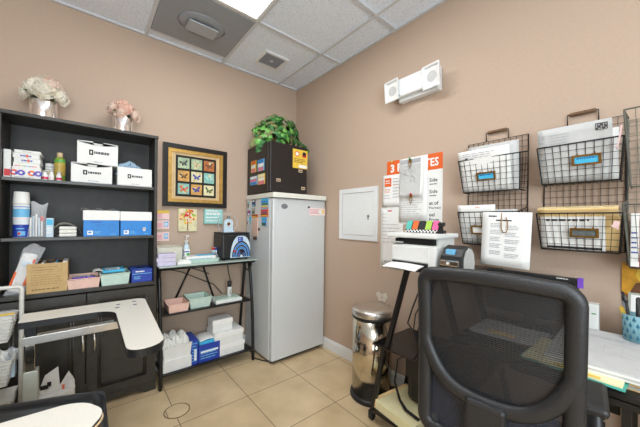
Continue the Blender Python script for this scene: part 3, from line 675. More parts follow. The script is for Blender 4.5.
# ================================================================== WIRE RACK (metal shelf table)
RX0, RX1, RF = -1.425, -.665, -.335
t = thing('metal_rack', 'black metal rack with a frosted glass top between bookcase and freezer', 'rack', (-1.045, -.19, 0)); o0 = (-1.045, -.19, 0)
RT = .896
part('glass_top', t, lambda b: b.box(RX0 - .007, RF - .025, RT, RX1 + .02, -.03, RT + .010, 'glass_top', bev=.003), o0)
def rim(b): b.tube([(RX0, RF + .01, RT - .012), (RX1, RF + .01, RT - .012), (RX1, -.05, RT - .012), (RX0, -.05, RT - .012)], .010, 'black_metal', n=6, closed=True)
part('top_frame', t, rim, o0)
for x in (RX0 + .012, RX1 - .012):
    part('front_leg', t, lambda b: b.tube([(x, -.235, RT - .02), (x, -.262, .78), (x, -.296, .6), (x, -.322, .35), (x, -.336, .12), (x, -.338, 0)], .0135, 'black_metal', n=8), o0)
    part('rear_leg', t, lambda b: b.tube([(x, -.16, RT - .02), (x, -.13, .75), (x, -.09, .45), (x, -.05, .15), (x, -.045, 0)], .0125, 'black_metal', n=8), o0)
    part('arch_bracket', t, lambda b: b.tube([(x, -.2 - .085 * math.cos(a), RT - .018 - .085 * math.sin(a)) for a in [math.pi * k / 10 for k in range(11)]], .008, 'black_metal', n=6), o0)
part('shelf', t, lambda b: b.box(RX0 + .02, -.305, .523, RX1 - .02, -.085, .537, 'black_metal', bev=.003), o0)
part('shelf', t, lambda b: b.box(RX0 + .02, -.335, .085, RX1 - .02, -.055, .1, 'black_metal', bev=.003), o0)
for p, q in (((-1.12, -.04, RT - .02), (-1.27, -.04, .54)), ((-1.04, -.04, RT - .02), (-.93, -.04, .54))): part('brace', t, lambda b: b.tube([p, q], .008, 'black_metal', n=6), o0)
b = MB((-1.1, -.03, .6)); b.tube([(-1.32, -.03, .84), (-1.2, -.028, .80), (-1.05, -.026, .72), (-.93, -.028, .66), (-.85, -.03, .56)], .004, 'black_plastic', n=6); b.tube([(-1.22, -.03, .86), (-1.1, -.03, .82), (-.97, -.03, .76)], .004, 'black_plastic', n=6)
b.tube([(-.8, -.03, .86), (-.79, -.03, .76), (-.77, -.03, .68), (-.8, -.03, .56)], .004, 'black_plastic', n=6); tag(b.build('cable'), 'black power cords sagging behind the metal rack', 'cord')
zt = RT + .0102; zm = .5372; zb = .1002
t = thing('label_maker', 'beige desktop machine with a grey lever beside the lavender pads', 'machine', (-1.325, -.115, zt))
part('body', t, lambda b: b.prism([(-.075, 0), (.075, 0), (.075, .06), (.04, .14), (-.075, .125)], -.09, .085, 'beige', Matrix(((0, 0, 1, 0), (1, 0, 0, 0), (0, 1, 0, 0), (0, 0, 0, 1)))))
part('keys', t, lambda b: [b.box(-.085 + k * .03, -.076, .045, -.065 + k * .03, -.074, .06, ('red', 'brown', 'orange', 'brown', 'red')[k]) for k in range(4)])
part('lever', t, lambda b: b.box(.086, -.05, 0.004, .112, -.02, .095, 'steel_gray', bev=.008))
for k, (dx, h, lb) in enumerate(((0, .032, 'lavender pad at the bottom of the stack on the rack top'), (-.004, .03, 'lavender pad in the middle of the stack on the rack top'), (.004, .028, 'lavender pad on top of the stack on the rack top'))):
    z = zt + (0, .0325, .063)[k]; b = MB((-1.375 + dx, -.268, z)); b.box(-1.437 + dx, -.325, z, -1.313 + dx, -.212, z + h, 'lavender', bev=.003)
    for j in range(3): b.box(-1.4375 + dx, -.3255, z + .006 + j * .008, -1.3125 + dx, -.2115, z + .007 + j * .008, 'paper')
    tag(b.build('paper_pad'), lb, 'pad', 'lavender pads')
b = MB((-1.255, -.27, zt)); b.box(-1.30, -.31, zt, -1.2, -.24, zt + .022, 'paper', bev=.003); b.box(-1.29, -.30, zt + .022, -1.22, -.25, zt + .034, 'carton', bev=.003); tag(b.build('white_pad'), 'small white pad right of the lavender pads', 'pad')
t = thing('sanitizer_bottle', 'clear pump bottle of hand sanitizer with a green label', 'bottle', (-1.19, -.12, zt))
part('body', t, lambda b: b.lathe([(.027, 0), (.03, .006), (.03, .11), (.024, .13), (.012, .14), (.012, .155)], 'tint_blue', Matrix.Diagonal((.85, .7, 1, 1)), 20))
part('printed_label', t, lambda b: (b.box(-.022, -.0242, .03, .022, -.0235, .10, 'paper'), b.patch(-.004, .04, .02, .068, 'green', FA @ TR(0, 0, .0244)), b.patch(-.018, .075, .018, .085, 'deep_blue', FA @ TR(0, 0, .0244))))
part('pump', t, lambda b: (b.cyl(.014, .155, .172, 'paper', n=14), b.cyl(.005, .172, .205, 'paper', n=8), b.box(-.012, -.035, .203, .012, .012, .216, 'paper', bev=.004)))
t = thing('wipes_tray', 'mint tray holding a white and blue wipes pack on the rack top', 'tray', (-1.105, -.20, zt))
part('tray', t, lambda b: b.tub(-.145, -.075, 0, .14, .075, .028, .004, 'mint', flare=.008)); b = MB((-1.105, -.20, zt + .0045)); b.box(-1.23, -.26, zt + .0045, -.985, -.14, zt + .05, 'carton', bev=.012)
b.box(-1.135, -.235, zt + .0502, -1.0, -.165, zt + .055, 'cyan', bev=.002); b.scribble(-1.2, .928, -1.01, .94, 1, 'sky_blue', FA @ TR(0, 0, .2605)); tag(b.build('wipes_pack'), 'white soft wipes pack with a blue resealable flap in the mint tray', 'pack')
t = thing('centrifuge', 'black benchtop centrifuge with a blue swirl front panel on the metal rack', 'centrifuge', (-.815, -.168, zt))
part('body', t, lambda b: b.box(-.128, -.115, .012, .125, .115, .225, 'black_plastic', bev=.012))
part('lid', t, lambda b: b.box(-.126, -.113, .2252, .123, .113, .238, 'black_plastic', bev=.005))
def fp(b):
    X = FA @ TR(0.0, .018, .1152) @ Matrix.Diagonal((1.08, 1.16, 1, 1)); n = 20
    pts = [(-.055, 0)] + [(-.055 + .15 * (1 - math.cos(k / n * math.pi / 2)) * .5, .165 * math.sin(k / n * math.pi / 2)) for k in range(n + 1)] + [(.05 + .065 * math.sin(k / 10 * math.pi / 2), .165 - .10 * (1 - math.cos(k / 10 * math.pi / 2))) for k in range(11)] + [(.118, 0)]
    b.prism(pts, 0, .003, 'tint_blue', X)
    for k, mm in enumerate(('ink_dark', 'blue', 'ink_dark', 'blue', 'ink_dark', 'deep_blue', 'ink_dark')):
        r0, r1 = .122 - k * .015, .109 - k * .015; cx, cy = .038, .004
        vs = []; fs = []
        for i in range(17): a = math.pi * i / 16; vs += [(cx + r0 * .66 * math.cos(a), cy + r0 * math.sin(a), .0036 + k * .0001), (cx + r1 * .66 * math.cos(a), cy + r1 * math.sin(a), .0036 + k * .0001)]
        for i in range(16): fs.append((2 * i, 2 * i + 2, 2 * i + 3, 2 * i + 1))
        b.add(vs, fs, mm, X)
    b.text('E8', .048, 'deep_blue', X @ TR(.004, .122, .0052), bold=.002)
part('front_panel', t, fp)
part('knob', t, lambda b: b.cyl(.016, .1185, .132, 'black_plastic', FA @ TR(.045, .075, 0), 16)); part('power_switch', t, lambda b: b.cyl(.010, .1185, .124, 'red', FA @ TR(-.022, .075, 0), 12))
for k in range(4): part('foot', t, lambda b: b.cyl(.012, 0, .0122, 'dark_gap', TR((-.11, .1)[k % 2], (-.09, .09)[k // 2], 0), 10))
t = thing('tube_holder', 'small holder of red and blue capped tubes left of the centrifuge', 'holder', (-.968, -.15, zt))
part('stand', t, lambda b: b.box(-.022, -.045, 0, .022, .045, .05, 'steel_gray', bev=.003))
for k in range(4): part('capped_tube', t, lambda b: (b.cyl(.008, .0502, .085, 'tint_blue', TR(-.01 + .02 * (k % 2), -.02 + .035 * (k // 2), 0), 8), b.cyl(.0095, .085, .105, ('red', 'deep_blue', 'orange', 'sky_blue')[k], TR(-.01 + .02 * (k % 2), -.02 + .035 * (k // 2), 0), 8)))
zc2 = zt + .2382
t = thing('cuff_holder', 'white arch-shaped device with a clear round hoop standing on the centrifuge', 'device', (-.85, -.168, zc2))
part('hoop', t, lambda b: b.tube([(.088 * math.cos(a), .015, .0835 + .083 * math.sin(a)) for a in [2 * math.pi * k / 28 for k in range(28)]], .0045, 'clear_plastic', n=6, closed=True))
def ar(b): b.prism([(-.042, 0), (.042, 0), (.042, .08)] + [(.042 * math.cos(math.pi * k / 12), .08 + .042 * math.sin(math.pi * k / 12)) for k in range(1, 12)] + [(-.042, .08)], -.012, .010, 'tint_blue', FA)
part('arch', t, ar); part('hole', t, lambda b: (b.lathe([(.017, .0105), (.001, .0107)], 'brown', FA @ TR(0, .075, 0), 16, False, False), b.tube([(.019 * math.cos(a), .075 + .019 * math.sin(a), .012) for a in [2 * math.pi * k / 16 for k in range(16)]], .003, 'paper', FA, n=6, closed=True)))
part('clip', t, lambda b: b.box(-.012, -.02, .1235, .012, .006, .145, 'steel_gray', bev=.003))
part('base', t, lambda b: b.box(-.05, -.03, 0, .05, .028, .008, 'tint_blue', bev=.003))
# middle shelf of the rack
tubbin((-1.282, -.2, zm), .148, .19, .062, 'pink_bin', 'pink plastic tray on the middle shelf of the metal rack', fl=.008)
tubbin((-1.116, -.19, zm), .175, .19, .08, 'mint', 'mint green tray on the middle shelf of the metal rack', fl=.014)
t = thing('white_tray', 'flat white tray on the middle shelf of the metal rack', 'tray', (-.885, -.2, zm)); part('body', t, lambda b: (b.box(-.11, -.085, 0, .125, .085, .028, 'carton', bev=.006), b.box(-.10, -.075, .0282, .115, .075, .034, 'mint', bev=.002)))
t = thing('spray_bottle', 'small white bottle with a tall black cap standing on the white tray', 'bottle', (-.845, -.2, zm + .0342)); part('body', t, lambda b: b.cyl(.019, 0, .085, 'carton', bev=.003)); part('cap', t, lambda b: b.cyl(.0185, .0852, .135, 'black_plastic', bev=.003)); part('printed_label', t, lambda b: b.scribble(-.008, .02, .008, .07, 5, 'ink', FA @ TR(0, 0, .0192)))
# bottom shelf
carton((-1.292, -.195, zb), .2, .235, .088, 'flat white carton under the white bin of crumpled paper on the rack', 'white_carton', group='white cartons on the rack')
t = tubbin((-1.292, -.195, zb + .0885), .205, .235, .10, 'carton', 'white bin heaped with crumpled white paper on the bottom of the metal rack', fl=.01)
for k in range(9):
    rnd = random.Random(40 + k); x, y = -1.355 + (k % 3) * .06, -.262 + (k // 3) * .06; z = zb + .096; b = MB((x, y, z)); crumple(b, (x, y, z + .06 + .01 * (k % 2)), .033, .030, .075, 'foam', 60 + k, 6); b.box(x - .02, y - .02, z, x + .02, y + .02, z + .062, 'foam')
    tag(b.build('crumpled_paper'), 'crumpled white paper ball in the white bin on the metal rack', 'paper', 'crumpled papers in the white bin')
t = thing('upright_blue_box', 'blue box standing upright beside the white paper bin on the rack', 'box', (-1.168, -.2, zb)); part('body', t, lambda b: (b.box(-.026, -.11, 0, .026, .1, .195, 'deep_blue', bev=.002), b.scribble(-.02, .02, .02, .18, 7, 'sky_blue', FA @ TR(0, 0, .11), .3, words=2), b.patch(-.004, .03, .014, .12, 'paper', FA @ TR(0, 0, .11), .0004)))
t = thing('open_blue_box', 'blue box with white sheets showing at its open top on the rack bottom', 'box', (-1.052, -.2, zb)); part('body', t, lambda b: (b.tub(-.085, -.11, 0, .085, .1, .14, .005, 'deep_blue'), b.scribble(-.07, .02, .07, .10, 4, 'sky_blue', FA @ TR(0, 0, .11), .35), b.patch(-.07, .075, .07, .09, 'paper', FA @ TR(0, 0, .11), .0004)))
b = MB((-1.05, -.2, zb + .01)); b.box(-1.125, -.29, zb + .006, -.98, -.11, zb + .155, 'cyan', bev=.004)
b.sheet(-1.115, -.285, -.985, -.112, 'paper', TR(0, 0, zb + .156), bow=.012, n=8); tag(b.build('sheet_pack'), 'white sheets in a bright blue wrapper inside the open blue box', 'pack')
for (x, z, w, h, d, lb) in ((-.875, zb, .255, .092, .22, 'white carton at the bottom of the stack beside the freezer'), (-.882, zb + .0922, .25, .105, .215, 'white carton in the middle of the stack beside the freezer'), (-.925, zb + .1975, .17, .1, .13, 'small white carton on top of the stack beside the freezer')):
    carton((x, -.195, z), w, d, h, lb, 'white_carton', 'carton', lid=lambda b: (b.box(-w / 2 - .003, -d / 2 - .003, h * .62, w / 2 + .003, -d / 2 - .0006, h - .002, 'paper'), ), group='white cartons on the rack')

# ================================================================== FREEZER
FX0, FX1, FY0, FY1 = -.61, -.022, -.55, -.03
t = thing('freezer', 'tall white upright freezer in the corner under the black mini fridge', 'freezer', (-.316, -.29, 0)); o0 = (-.316, -.29, 0)
part('body', t, lambda b: b.box(FX0, FY0 + .055, .03, FX1, FY1, 1.455, 'freezer_white', bev=.006), o0)
part('gasket', t, lambda b: b.box(FX0 + .008, FY0 + .048, .04, FX1 - .008, FY0 + .055, 1.45, 'gasket_gray'), o0)
part('door', t, lambda b: b.box(FX0, FY0, .035, FX1, FY0 + .048, 1.452, 'freezer_white', bev=.010), o0)
def lid(b): b.prism([(FX0 - .008, FY1), (FX0 - .008, FY0 - .012), (FX0 + .01, FY0 - .026), (FX1 - .01, FY0 - .026), (FX1 + .006, FY0 - .012), (FX1 + .006, FY1)], 1.457, 1.498, 'lid_cream', RX(0)); b.box(FX0 + .002, FY0 - .012, 1.453, FX1 - .002, FY0 + .02, 1.457, 'gasket_gray')
part('lid', t, lid, o0)
part('badge', t, lambda b: b.lathe([(.034, .5505), (.034, .553), (.028, .555), (.0005, .555)], 'steel_gray', FA @ TR(-.495, 1.382, 0) @ Matrix.Diagonal((1, .65, 1, 1)), 20), o0)
part('lock', t, lambda b: b.cyl(.010, .55, .555, 'dark_gap', FA @ TR(-.225, 1.384, 0), 12), o0)
part('kick_plate', t, lambda b: b.box(FX0 + .02, FY0 + .03, .012, FX1 - .02, FY0 + .05, .036, 'dark_gap'), o0)
for x in (FX0 + .04, FX1 - .04):
    for y in (FY0 + .075, FY1 - .05): part('foot', t, lambda b: b.cyl(.018, 0, .031, 'steel_gray', TR(x, y, 0), 10), o0)
b = MB((-.12, -.551, 1.34)); X = FA @ TR(-.122, 1.342, .5512); b.box(-.1, -.036, 0, .1, .038, .001, 'pink', X); b.box(-.094, -.03, .001, .094, .032, .0012, 'paper', X); b.scribble(-.09, -.022, .045, .026, 4, 'rose', X, .5, .0016); b.patch(.055, -.018, .09, .028, 'manila', X, .0016); tag(b.build('sticker'), 'pink bordered sticker at the upper right of the freezer door', 'sticker')
b = MB((-.56, -.7, 0)); b.tube([(-.63, -.03, .07), (-.635, -.12, .012), (-.625, -.25, .008), (-.66, -.33, .006), (-.62, -.42, .006), (-.59, -.46, .006)], .005, 'black_plastic', n=6); tag(b.build('cable'), 'black power cord lying on the floor at the freezer base', 'cord')
def magnet(y0, z0, y1, z1, label, cols, cat='magnet'):
    """flat magnet on the freezer's left side, coordinates y (towards room = smaller) and z"""
    b = MB((FX0, (y0 + y1) / 2, (z0 + z1) / 2)); X = Matrix(((0, 0, -1, FX0 - .0004), (1, 0, 0, 0), (0, 1, 0, 0), (0, 0, 0, 1))); a, c = min(y0, y1), max(y0, y1)
    X = Matrix(((0, 0, -1, FX0 - .0004), (-1, 0, 0, 0), (0, 1, 0, 0), (0, 0, 0, 1))); u0, u1 = -c, -a
    b.box(u0, z0, 0, u1, z1, .004, cols[0], X, bev=.001); n = len(cols); rnd = random.Random(int(abs(y0) * 1e4))
    for k, m_ in enumerate(cols[1:]): 
        v0 = z0 + (z1 - z0) * (k / max(1, n - 1)) + .003; v1 = z0 + (z1 - z0) * ((k + 1) / max(1, n - 1)) - .003; b.patch(u0 + .004 + rnd.uniform(0, .012), v0, u1 - .004 - rnd.uniform(0, .012), v1, m_, X, .0045)
    return tag(b.build('fridge_magnet'), label, cat, 'magnets on the freezer side')
magnet(-.05, 1.375, -.11, 1.435, 'dark green picture magnet in the far top corner of the freezer side', ['paper_gray', 'leaf_dark', 'ink', 'teal'])
magnet(-.06, 1.303, -.12, 1.35, 'square blue and red magnet near the back edge of the freezer side', ['deep_blue', 'paper', 'red'])
magnet(-.045, 1.216, -.095, 1.28, 'brown and white magnet lowest near the back edge of the freezer side', ['paper', 'brown', 'steel_gray', 'sky_blue'])
magnet(-.103, 1.222, -.14, 1.29, 'turquoise narrow magnet lowest near the back edge of the freezer side', ['cyan', 'yellow', 'teal'])
magnet(-.16, 1.387, -.225, 1.448, 'dark blue scene magnet at the top of the middle magnet column', ['ink', 'sky_blue', 'deep_blue', 'paper'])
magnet(-.16, 1.317, -.217, 1.37, 'grey scene magnet below the dark blue one in the middle column', ['steel_gray', 'leaf_dark', 'paper_gray'])
magnet(-.155, 1.281, -.278, 1.312, 'orange bar magnet above the hanging cream note pad', ['orange', 'yellow', 'brown'])
magnet(-.16, 1.105, -.28, 1.279, 'cream note pad hanging under the orange bar magnet on the freezer', ['pink_bin', 'petal_blush'], 'note pad')
magnet(-.19, 1.07, -.265, 1.102, 'grey clip magnet below the cream note pad', ['steel_gray', 'brown'])
magnet(-.287, 1.16, -.319, 1.185, 'tiny dark square magnet right of the cream note pad', ['brown', 'ink'])
magnet(-.338, 1.371, -.475, 1.455, 'large blue and yellow beach magnet nearest the freezer door top', ['sky_blue', 'yellow', 'leaf_dark', 'blue', 'cyan'])
magnet(-.335, 1.288, -.47, 1.366, 'large orange and dark blue magnet below the beach magnet', ['orange', 'yellow', 'brown', 'deep_blue', 'red', 'sky_blue'])
magnet(-.357, 1.208, -.44, 1.284, 'blue landscape magnet lowest in the column nearest the door', ['blue', 'leaf_dark', 'sky_blue', 'cyan'])
# ---- mini fridge on the freezer
MX0, MX1, MY0, MY1, MZ0, MZ1 = -.605, -.2, -.485, -.03, 1.5, 1.962
t = thing('mini_fridge', 'black mini fridge standing on top of the white freezer', 'mini fridge', (-.4, -.26, MZ0)); o0 = (-.4, -.26, MZ0)
part('body', t, lambda b: b.box(MX0, MY0 + .05, MZ0 + .006, MX1, MY1, MZ1, 'mini_black', bev=.006), o0); part('door', t, lambda b: b.box(MX0, MY0, MZ0 + .01, MX1, MY0 + .045, MZ1 - .004, 'mini_black', bev=.008), o0)
part('hinge', t, lambda b: b.box(MX1 - .05, MY0 + .01, MZ1 - .0035, MX1 - .01, MY0 + .09, MZ1 + .003, 'black_metal'), o0)
for x in (MX0 + .04, MX1 - .04):
    for y in (MY0 + .08, MY1 - .04): part('foot', t, lambda b: b.cyl(.015, MZ0 - .0015, MZ0 + .0065, 'dark_gap', TR(x, y, 0), 10), o0)
b = MB((-.28, MY0, 1.84)); X = FA @ TR(0, 0, -MY0 + .0004); b.box(-.368, 1.75, 0, -.198, 1.928, .0012, 'yellow', X); b.lathe([(.026, .0016), (.001, .0018)], 'orange', X @ TR(-.32, 1.885, 0), 16, False, False); b.lathe([(.018, .002), (.001, .0022)], 'paper', X @ TR(-.32, 1.885, 0), 12, False, False); b.patch(-.26, 1.86, -.215, 1.9, 'red', X, .0016); b.patch(-.255, 1.875, -.22, 1.91, 'ink_dark', X, .0018)
b.scribble(-.355, 1.80, -.21, 1.845, 3, 'brown', X, .4, .0016); b.patch(-.30, 1.758, -.205, 1.785, 'paper', X, .0016); tag(b.build('poster'), 'yellow warning sheet taped to the mini fridge door', 'poster')
for (u, v, lb) in ((-.28, 1.727, 'small strip of tape just below the yellow sheet'), (-.52, 1.618, 'small strip of tape at the left of the mini fridge door'), (-.245, 1.565, 'small strip of tape in the bottom right corner of the mini fridge door')):
    b = MB((u, MY0, v)); X = FA @ TR(u, v, -MY0 + .0004); b.box(-.022, -.013, 0, .022, .013, .001, 'tape', X); b.patch(-.018, -.006, .018, .004, 'brown', X, .0014); tag(b.build('tape_strip'), lb, 'tape', 'tape strips on the mini fridge')
for (y0, z0, y1, z1, cs, lb) in ((-.12, 1.714, -.225, 1.826, ['yellow', 'rose', 'paper', 'orange'], 'yellow card, upper left of four on the mini fridge side'), (-.255, 1.71, -.38, 1.817, ['sky_blue', 'rose', 'paper', 'blue'], 'blue card, upper right of four on the mini fridge side'), (-.10, 1.595, -.249, 1.677, ['sky_blue', 'blue', 'rose', 'paper'], 'blue card, lower left of four on the mini fridge side'), (-.26, 1.586, -.394, 1.682, ['yellow', 'rose', 'paper', 'pale_yellow'], 'yellow card, lower right of four on the mini fridge side')):
    o = magnet(y0, z0, y1, z1, lb, cs, 'card'); o.name = 'reminder_card'; o['group'] = 'cards on the mini fridge'; o.location.x += (MX0 - FX0)
# ---- ivy plant
t = thing('ivy_plant', 'bushy green ivy plant on top of the black mini fridge', 'plant', (-.39, -.26, MZ1))
part('basket', t, lambda b: (b.lathe([(.09, .0005), (.11, .01), (.125, .08), (.118, .082), (.10, .02), (.001, .015)], 'basket_brown', n=24), [b.tube([((.10 + .1 * zz * 1.6) * math.cos(a), (.10 + .1 * zz * 1.6) * math.sin(a), zz) for a in [2 * math.pi * k / 24 for k in range(24)]], .006, 'basket_brown', n=5, closed=True) for zz in (.02, .045, .07)]))
part('soil', t, lambda b: b.lathe([(.112, .070), (.001, .075)], 'brown', n=20, cap=False))
LEAF = [(0, 0), (.34, -.14), (.5, .12), (.36, .34), (.46, .62), (.2, .62), (0, 1.0), (-.2, .62), (-.46, .62), (-.36, .34), (-.5, .12), (-.34, -.14)]
def leaf(b, p, nrm, size, roll, m):
    q = Vector(nrm).normalized().to_track_quat('Z', 'Y').to_matrix().to_4x4(); T = TR(*p) @ q @ RZ(roll)
    vs = [(0, .35 * size, 0)] + [(x * size, y * size, -abs(x) * size * .3 - .12 * y * y * size) for x, y in LEAF]; n = len(LEAF)
    b.add(vs, [(0, 1 + i, 1 + (i + 1) % n) for i in range(n)], m, T)
def ivy(mats, n, seed):
    def f(b):
        rnd = random.Random(seed)
        for k in range(n):
            a = rnd.uniform(0, 2 * math.pi); e = math.asin(rnd.uniform(-.05, 1.0)); r = rnd.uniform(.7, 1.0)
            d = Vector((math.cos(a) * math.cos(e), math.sin(a) * math.cos(e), math.sin(e))); p = Vector((d.x * .255 * r - .025, d.y * .2 * r - .02, .065 + d.z * .25 * r + .012 * math.sin(5 * a)))
            if d.x < -.6 and rnd.random() < .5: p.z -= .03
            leaf(b, p, d + Vector((rnd.uniform(-.5, .5), rnd.uniform(-.8, .2), rnd.uniform(0, .5))), rnd.uniform(.04, .068), rnd.uniform(0, 6.28), rnd.choice(mats))
    return f
part('dark_leaves', t, ivy(['leaf_dark', 'leaf_dark', 'leaf_olive'], 270, 3)); part('bright_leaves', t, ivy(['leaf_light', 'leaf_dark', 'leaf_light'], 170, 8))
def trail(b):
    rnd = random.Random(12)
    for (p0, p1, p2, ml) in (((-.12, -.1, .09), (-.25, -.10, .05), (-.262, -.08, -.07), 'leaf_dark'), ((-.12, .0, .1), (-.27, -.02, .11), (-.30, -.04, -.02), 'leaf_olive'), ((.12, -.08, .09), (.23, -.12, .08), (.27, -.13, .0), 'leaf_dark')):
        pts = [tuple((1 - s) ** 2 * a + 2 * s * (1 - s) * c + s * s * d for a, c, d in zip(p0, p1, p2)) for s in [k / 8 for k in range(9)]]
        b.tube(pts, .0025, 'stem_green', n=5)
        for q in pts[2:]:
            for _ in range(2): leaf(b, (q[0] + rnd.uniform(-.012, .0), q[1] + rnd.uniform(-.02, .0), q[2] + rnd.uniform(-.01, .01)), (-.6 if q[0] < 0 else .3, -.8, .3 + rnd.uniform(-.3, .3)), rnd.uniform(.032, .048), rnd.uniform(2, 4.4), ml)
part('trailing_stems', t, trail)

# ================================================================== TRASH CAN
t = thing('trash_can', 'round polished steel pedal trash can beside the printer stand', 'trash can', (-.236, -1.338, 0))
R = .14
part('body', t, lambda b: b.lathe([(R, .03), (R, .575)], 'polished_steel', n=56)); part('base_ring', t, lambda b: b.lathe([(R + .012, 0), (R + .016, .008), (R + .014, .026), (R + .002, .034)], 'black_plastic', n=48))
part('collar', t, lambda b: b.lathe([(R + .002, .565), (R + .004, .575), (R + .002, .585)], 'black_plastic', n=48)); part('lid', t, lambda b: b.lathe([(R + .004, .586), (R + .005, .592), (R + .004, .622), (R - .004, .632), (R * .6, .637), (.001, .639)], 'brushed_steel', n=48))
part('pedal', t, lambda b: b.box(-.035, -.03, .006, .035, .05, .018, 'black_plastic', RZ(1.1) @ TR(0, -R - .03, 0), bev=.004)); part('hinge', t, lambda b: b.box(-.04, R + .001, .54, .04, R + .025, .62, 'black_plastic', RZ(-1.57), bev=.004))
# butterfly decal, outlet
b = MB((0, -1.24, .64)); X = FB @ TR(1.24, .645, .0008)
for s in (-1, 1):
    for (cx, cy, r) in ((.032, .014, .026), (.022, -.018, .018)): b.lathe([(r, 0), (r, .002), (.001, .0025)], 'petal_white', X @ TR(s * cx, cy, 0), 16, False, False)
b.box(-.004, -.03, 0, .004, .03, .003, 'petal_white', X); tag(b.build('butterfly_decal'), 'white butterfly decal on the tan wall above the trash can', 'decal')
t = thing('wall_outlet', 'wall outlet with a black plug below the desk papers', 'outlet', (0, -2.495, .36)); part('plate', t, lambda b: b.box(-.035, -.058, .001, .035, .058, .006, 'wall_paint', FB, bev=.002)); [part('plug', t, lambda b: b.box(-.018, v, .006, .018, v + .034, .035, 'black_plastic', FB, bev=.004)) for v in (.008, -.045)]
# floor cleanout
t = thing('floor_drain', 'round floor cleanout cover with a dark rim set in the tiles', 'drain cover', (-1.372, -.651, 0)); part('rim', t, lambda b: b.lathe([(.078, .0002), (.078, .002), (.072, .002), (.072, .0002)], 'kraft_dark', n=40, cap=False)); part('cover', t, lambda b: b.lathe([(.072, .0012), (.001, .0012)], 'floor_tile', n=40, cap=False))

# ================================================================== POSTERS ON THE RIGHT WALL
t = thing('poster', 'white poster with an orange banner reading 3 P and UTES above the printer', 'poster', (0, -1.507, 1.48)); o0 = (0, -1.507, 1.48)
XB = FB
part('sheet', t, lambda b: b.box(1.28, 1.235, .001, 1.735, 1.73, .003, 'paper', XB), o0)
part('banner', t, lambda b: b.box(1.28, 1.618, .003, 1.735, 1.73, .0034, 'orange', XB), o0)
def pt(b):
    X = XB @ TR(0, 0, .0038); b.text('3 P', .082, 'paper', X @ TR(1.312, 1.643, 0), bold=.003); b.text('UTES', .082, 'paper', X @ TR(1.558, 1.645, 0) @ Matrix.Diagonal((.80, .95, 1, 1)), bold=.002)
    for k, (w1, w2) in enumerate((('Side', ''), ('Side', ''), ('at of', 'Pharmacy'), ('eel', 'From'))):
        v = 1.535 - k * .08; b.text(w1, .036, 'ink_dark', X @ TR(1.640, v, 0), bold=.0005)
        if w2 == 'From': b.text(w2, .034, 'ink_dark', X @ TR(1.640, v - .034, 0), bold=.0005)
        elif w2: b.text(w2, .022, 'ink_dark', X @ TR(1.640, v - .028, 0), bold=.0002)
        else: b.scribble(1.642, v - .022, 1.712, v - .012, 1, 'ink', X, .7, 0, 6)
part('lettering', t, pt, o0)
t = thing('notice', 'white notice with an orange square overlapping the left side of the poster', 'notice', (0, -1.325, 1.52)); o0 = (0, -1.325, 1.52)
part('sheet', t, lambda b: b.sheet(1.243, 1.375, 1.41, 1.622, 'paper', XB, .0045, .0012, curl=.006), o0)
def nt_(b):
    X = XB @ TR(0, 0, .0064); b.patch(1.262, 1.53, 1.325, 1.598, 'orange', X); b.scribble(1.27, 1.55, 1.315, 1.585, 2, 'paper', X, .4, .0008); b.scribble(1.262, 1.48, 1.318, 1.515, 3, 'orange', X @ TR(0, 0, .001), .3)
    b.scribble(1.34, 1.41, 1.40, 1.6, 8, 'ink_light', X, .3, .0025, 3); b.scribble(1.26, 1.41, 1.325, 1.47, 3, 'ink_light', X, .3, .003, 3); b.scribble(1.34, 1.535, 1.38, 1.545, 1, 'orange', X, .5, .003)
part('print', t, nt_, o0)
t = thing('long_sheet', 'long white printed sheet pinned over the middle of the poster', 'paper', (0, -1.5, 1.5)); o0 = (0, -1.5, 1.5)
part('sheet', t, lambda b: b.sheet(1.40, 1.255, 1.63, 1.728, 'paper', XB, .0085, .0012, curl=.002), o0); part('print', t, lambda b: b.scribble(1.42, 1.29, 1.6, 1.42, 8, 'ink_light', XB @ TR(0, 0, .0120), .25, 0, 4), o0)
t = thing('map_sheet', 'grey printed map sheet clipped on top of the long white sheet', 'paper', (0, -1.5, 1.58)); o0 = (0, -1.5, 1.58)
part('sheet', t, lambda b: b.sheet(1.413, 1.44, 1.60, 1.725, 'paper', XB, .0165, .0012, curl=.012), o0)
def mp(b):
    X = XB @ TR(0, 0, .0182); rnd = random.Random(6); b.grid(lambda u, v: (1.418 + .165 * u, 1.452 + .225 * v, .012 * (1 - (v * .8 + .04)) ** 2 + .0006), 6, 10, 'paper_gray', X); b.patch(1.418, 1.682, 1.583, 1.715, 'ink_light', X, .0008)
    for k in range(14):
        u, v = rnd.uniform(1.43, 1.55), rnd.uniform(1.50, 1.66); pts = [(u + .02 * math.cos(a) * (1 + .3 * math.sin(3 * a + k)), v + .02 * math.sin(a), .0075) for a in [k2 * .5 for k2 in range(10)]]; b.tube(pts, .0009, 'paper' if k % 2 else 'ink_light', X, n=4)
part('map', t, mp, o0)
for (u, v, lb, pm) in ((1.505, 1.70, 'gold binder clip with a green pin at the top of the map sheet', 'green'), (1.515, 1.44, 'gold clip with a red pin at the bottom of the map sheet', 'red')):
    t = thing('paper_clip', lb, 'clip', (0, -u, v)); part('clip', t, lambda b: (b.tube([(-.008, .012, .032), (-.010, -.02, .035), (0, -.058, .036), (.010, -.02, .035), (.008, .012, .032)], .003, 'brass', FB, n=6), b.box(-.010, -.012, .030, .010, .01, .034, 'brass', FB))); part('pin', t, lambda b: (b.ball((0, .016, .038), .008, pm, FB), b.cyl(.002, .001, .035, 'steel_gray', FB @ TR(0, .016, 0), 6)))
t = thing('lower_sheet', 'white printed sheet low on the wall behind the printer', 'paper', (0, -1.325, 1.12)); o0 = (0, -1.325, 1.12); part('sheet', t, lambda b: b.sheet(1.222, .885, 1.43, 1.37, 'paper', XB, .001, .0012), o0)
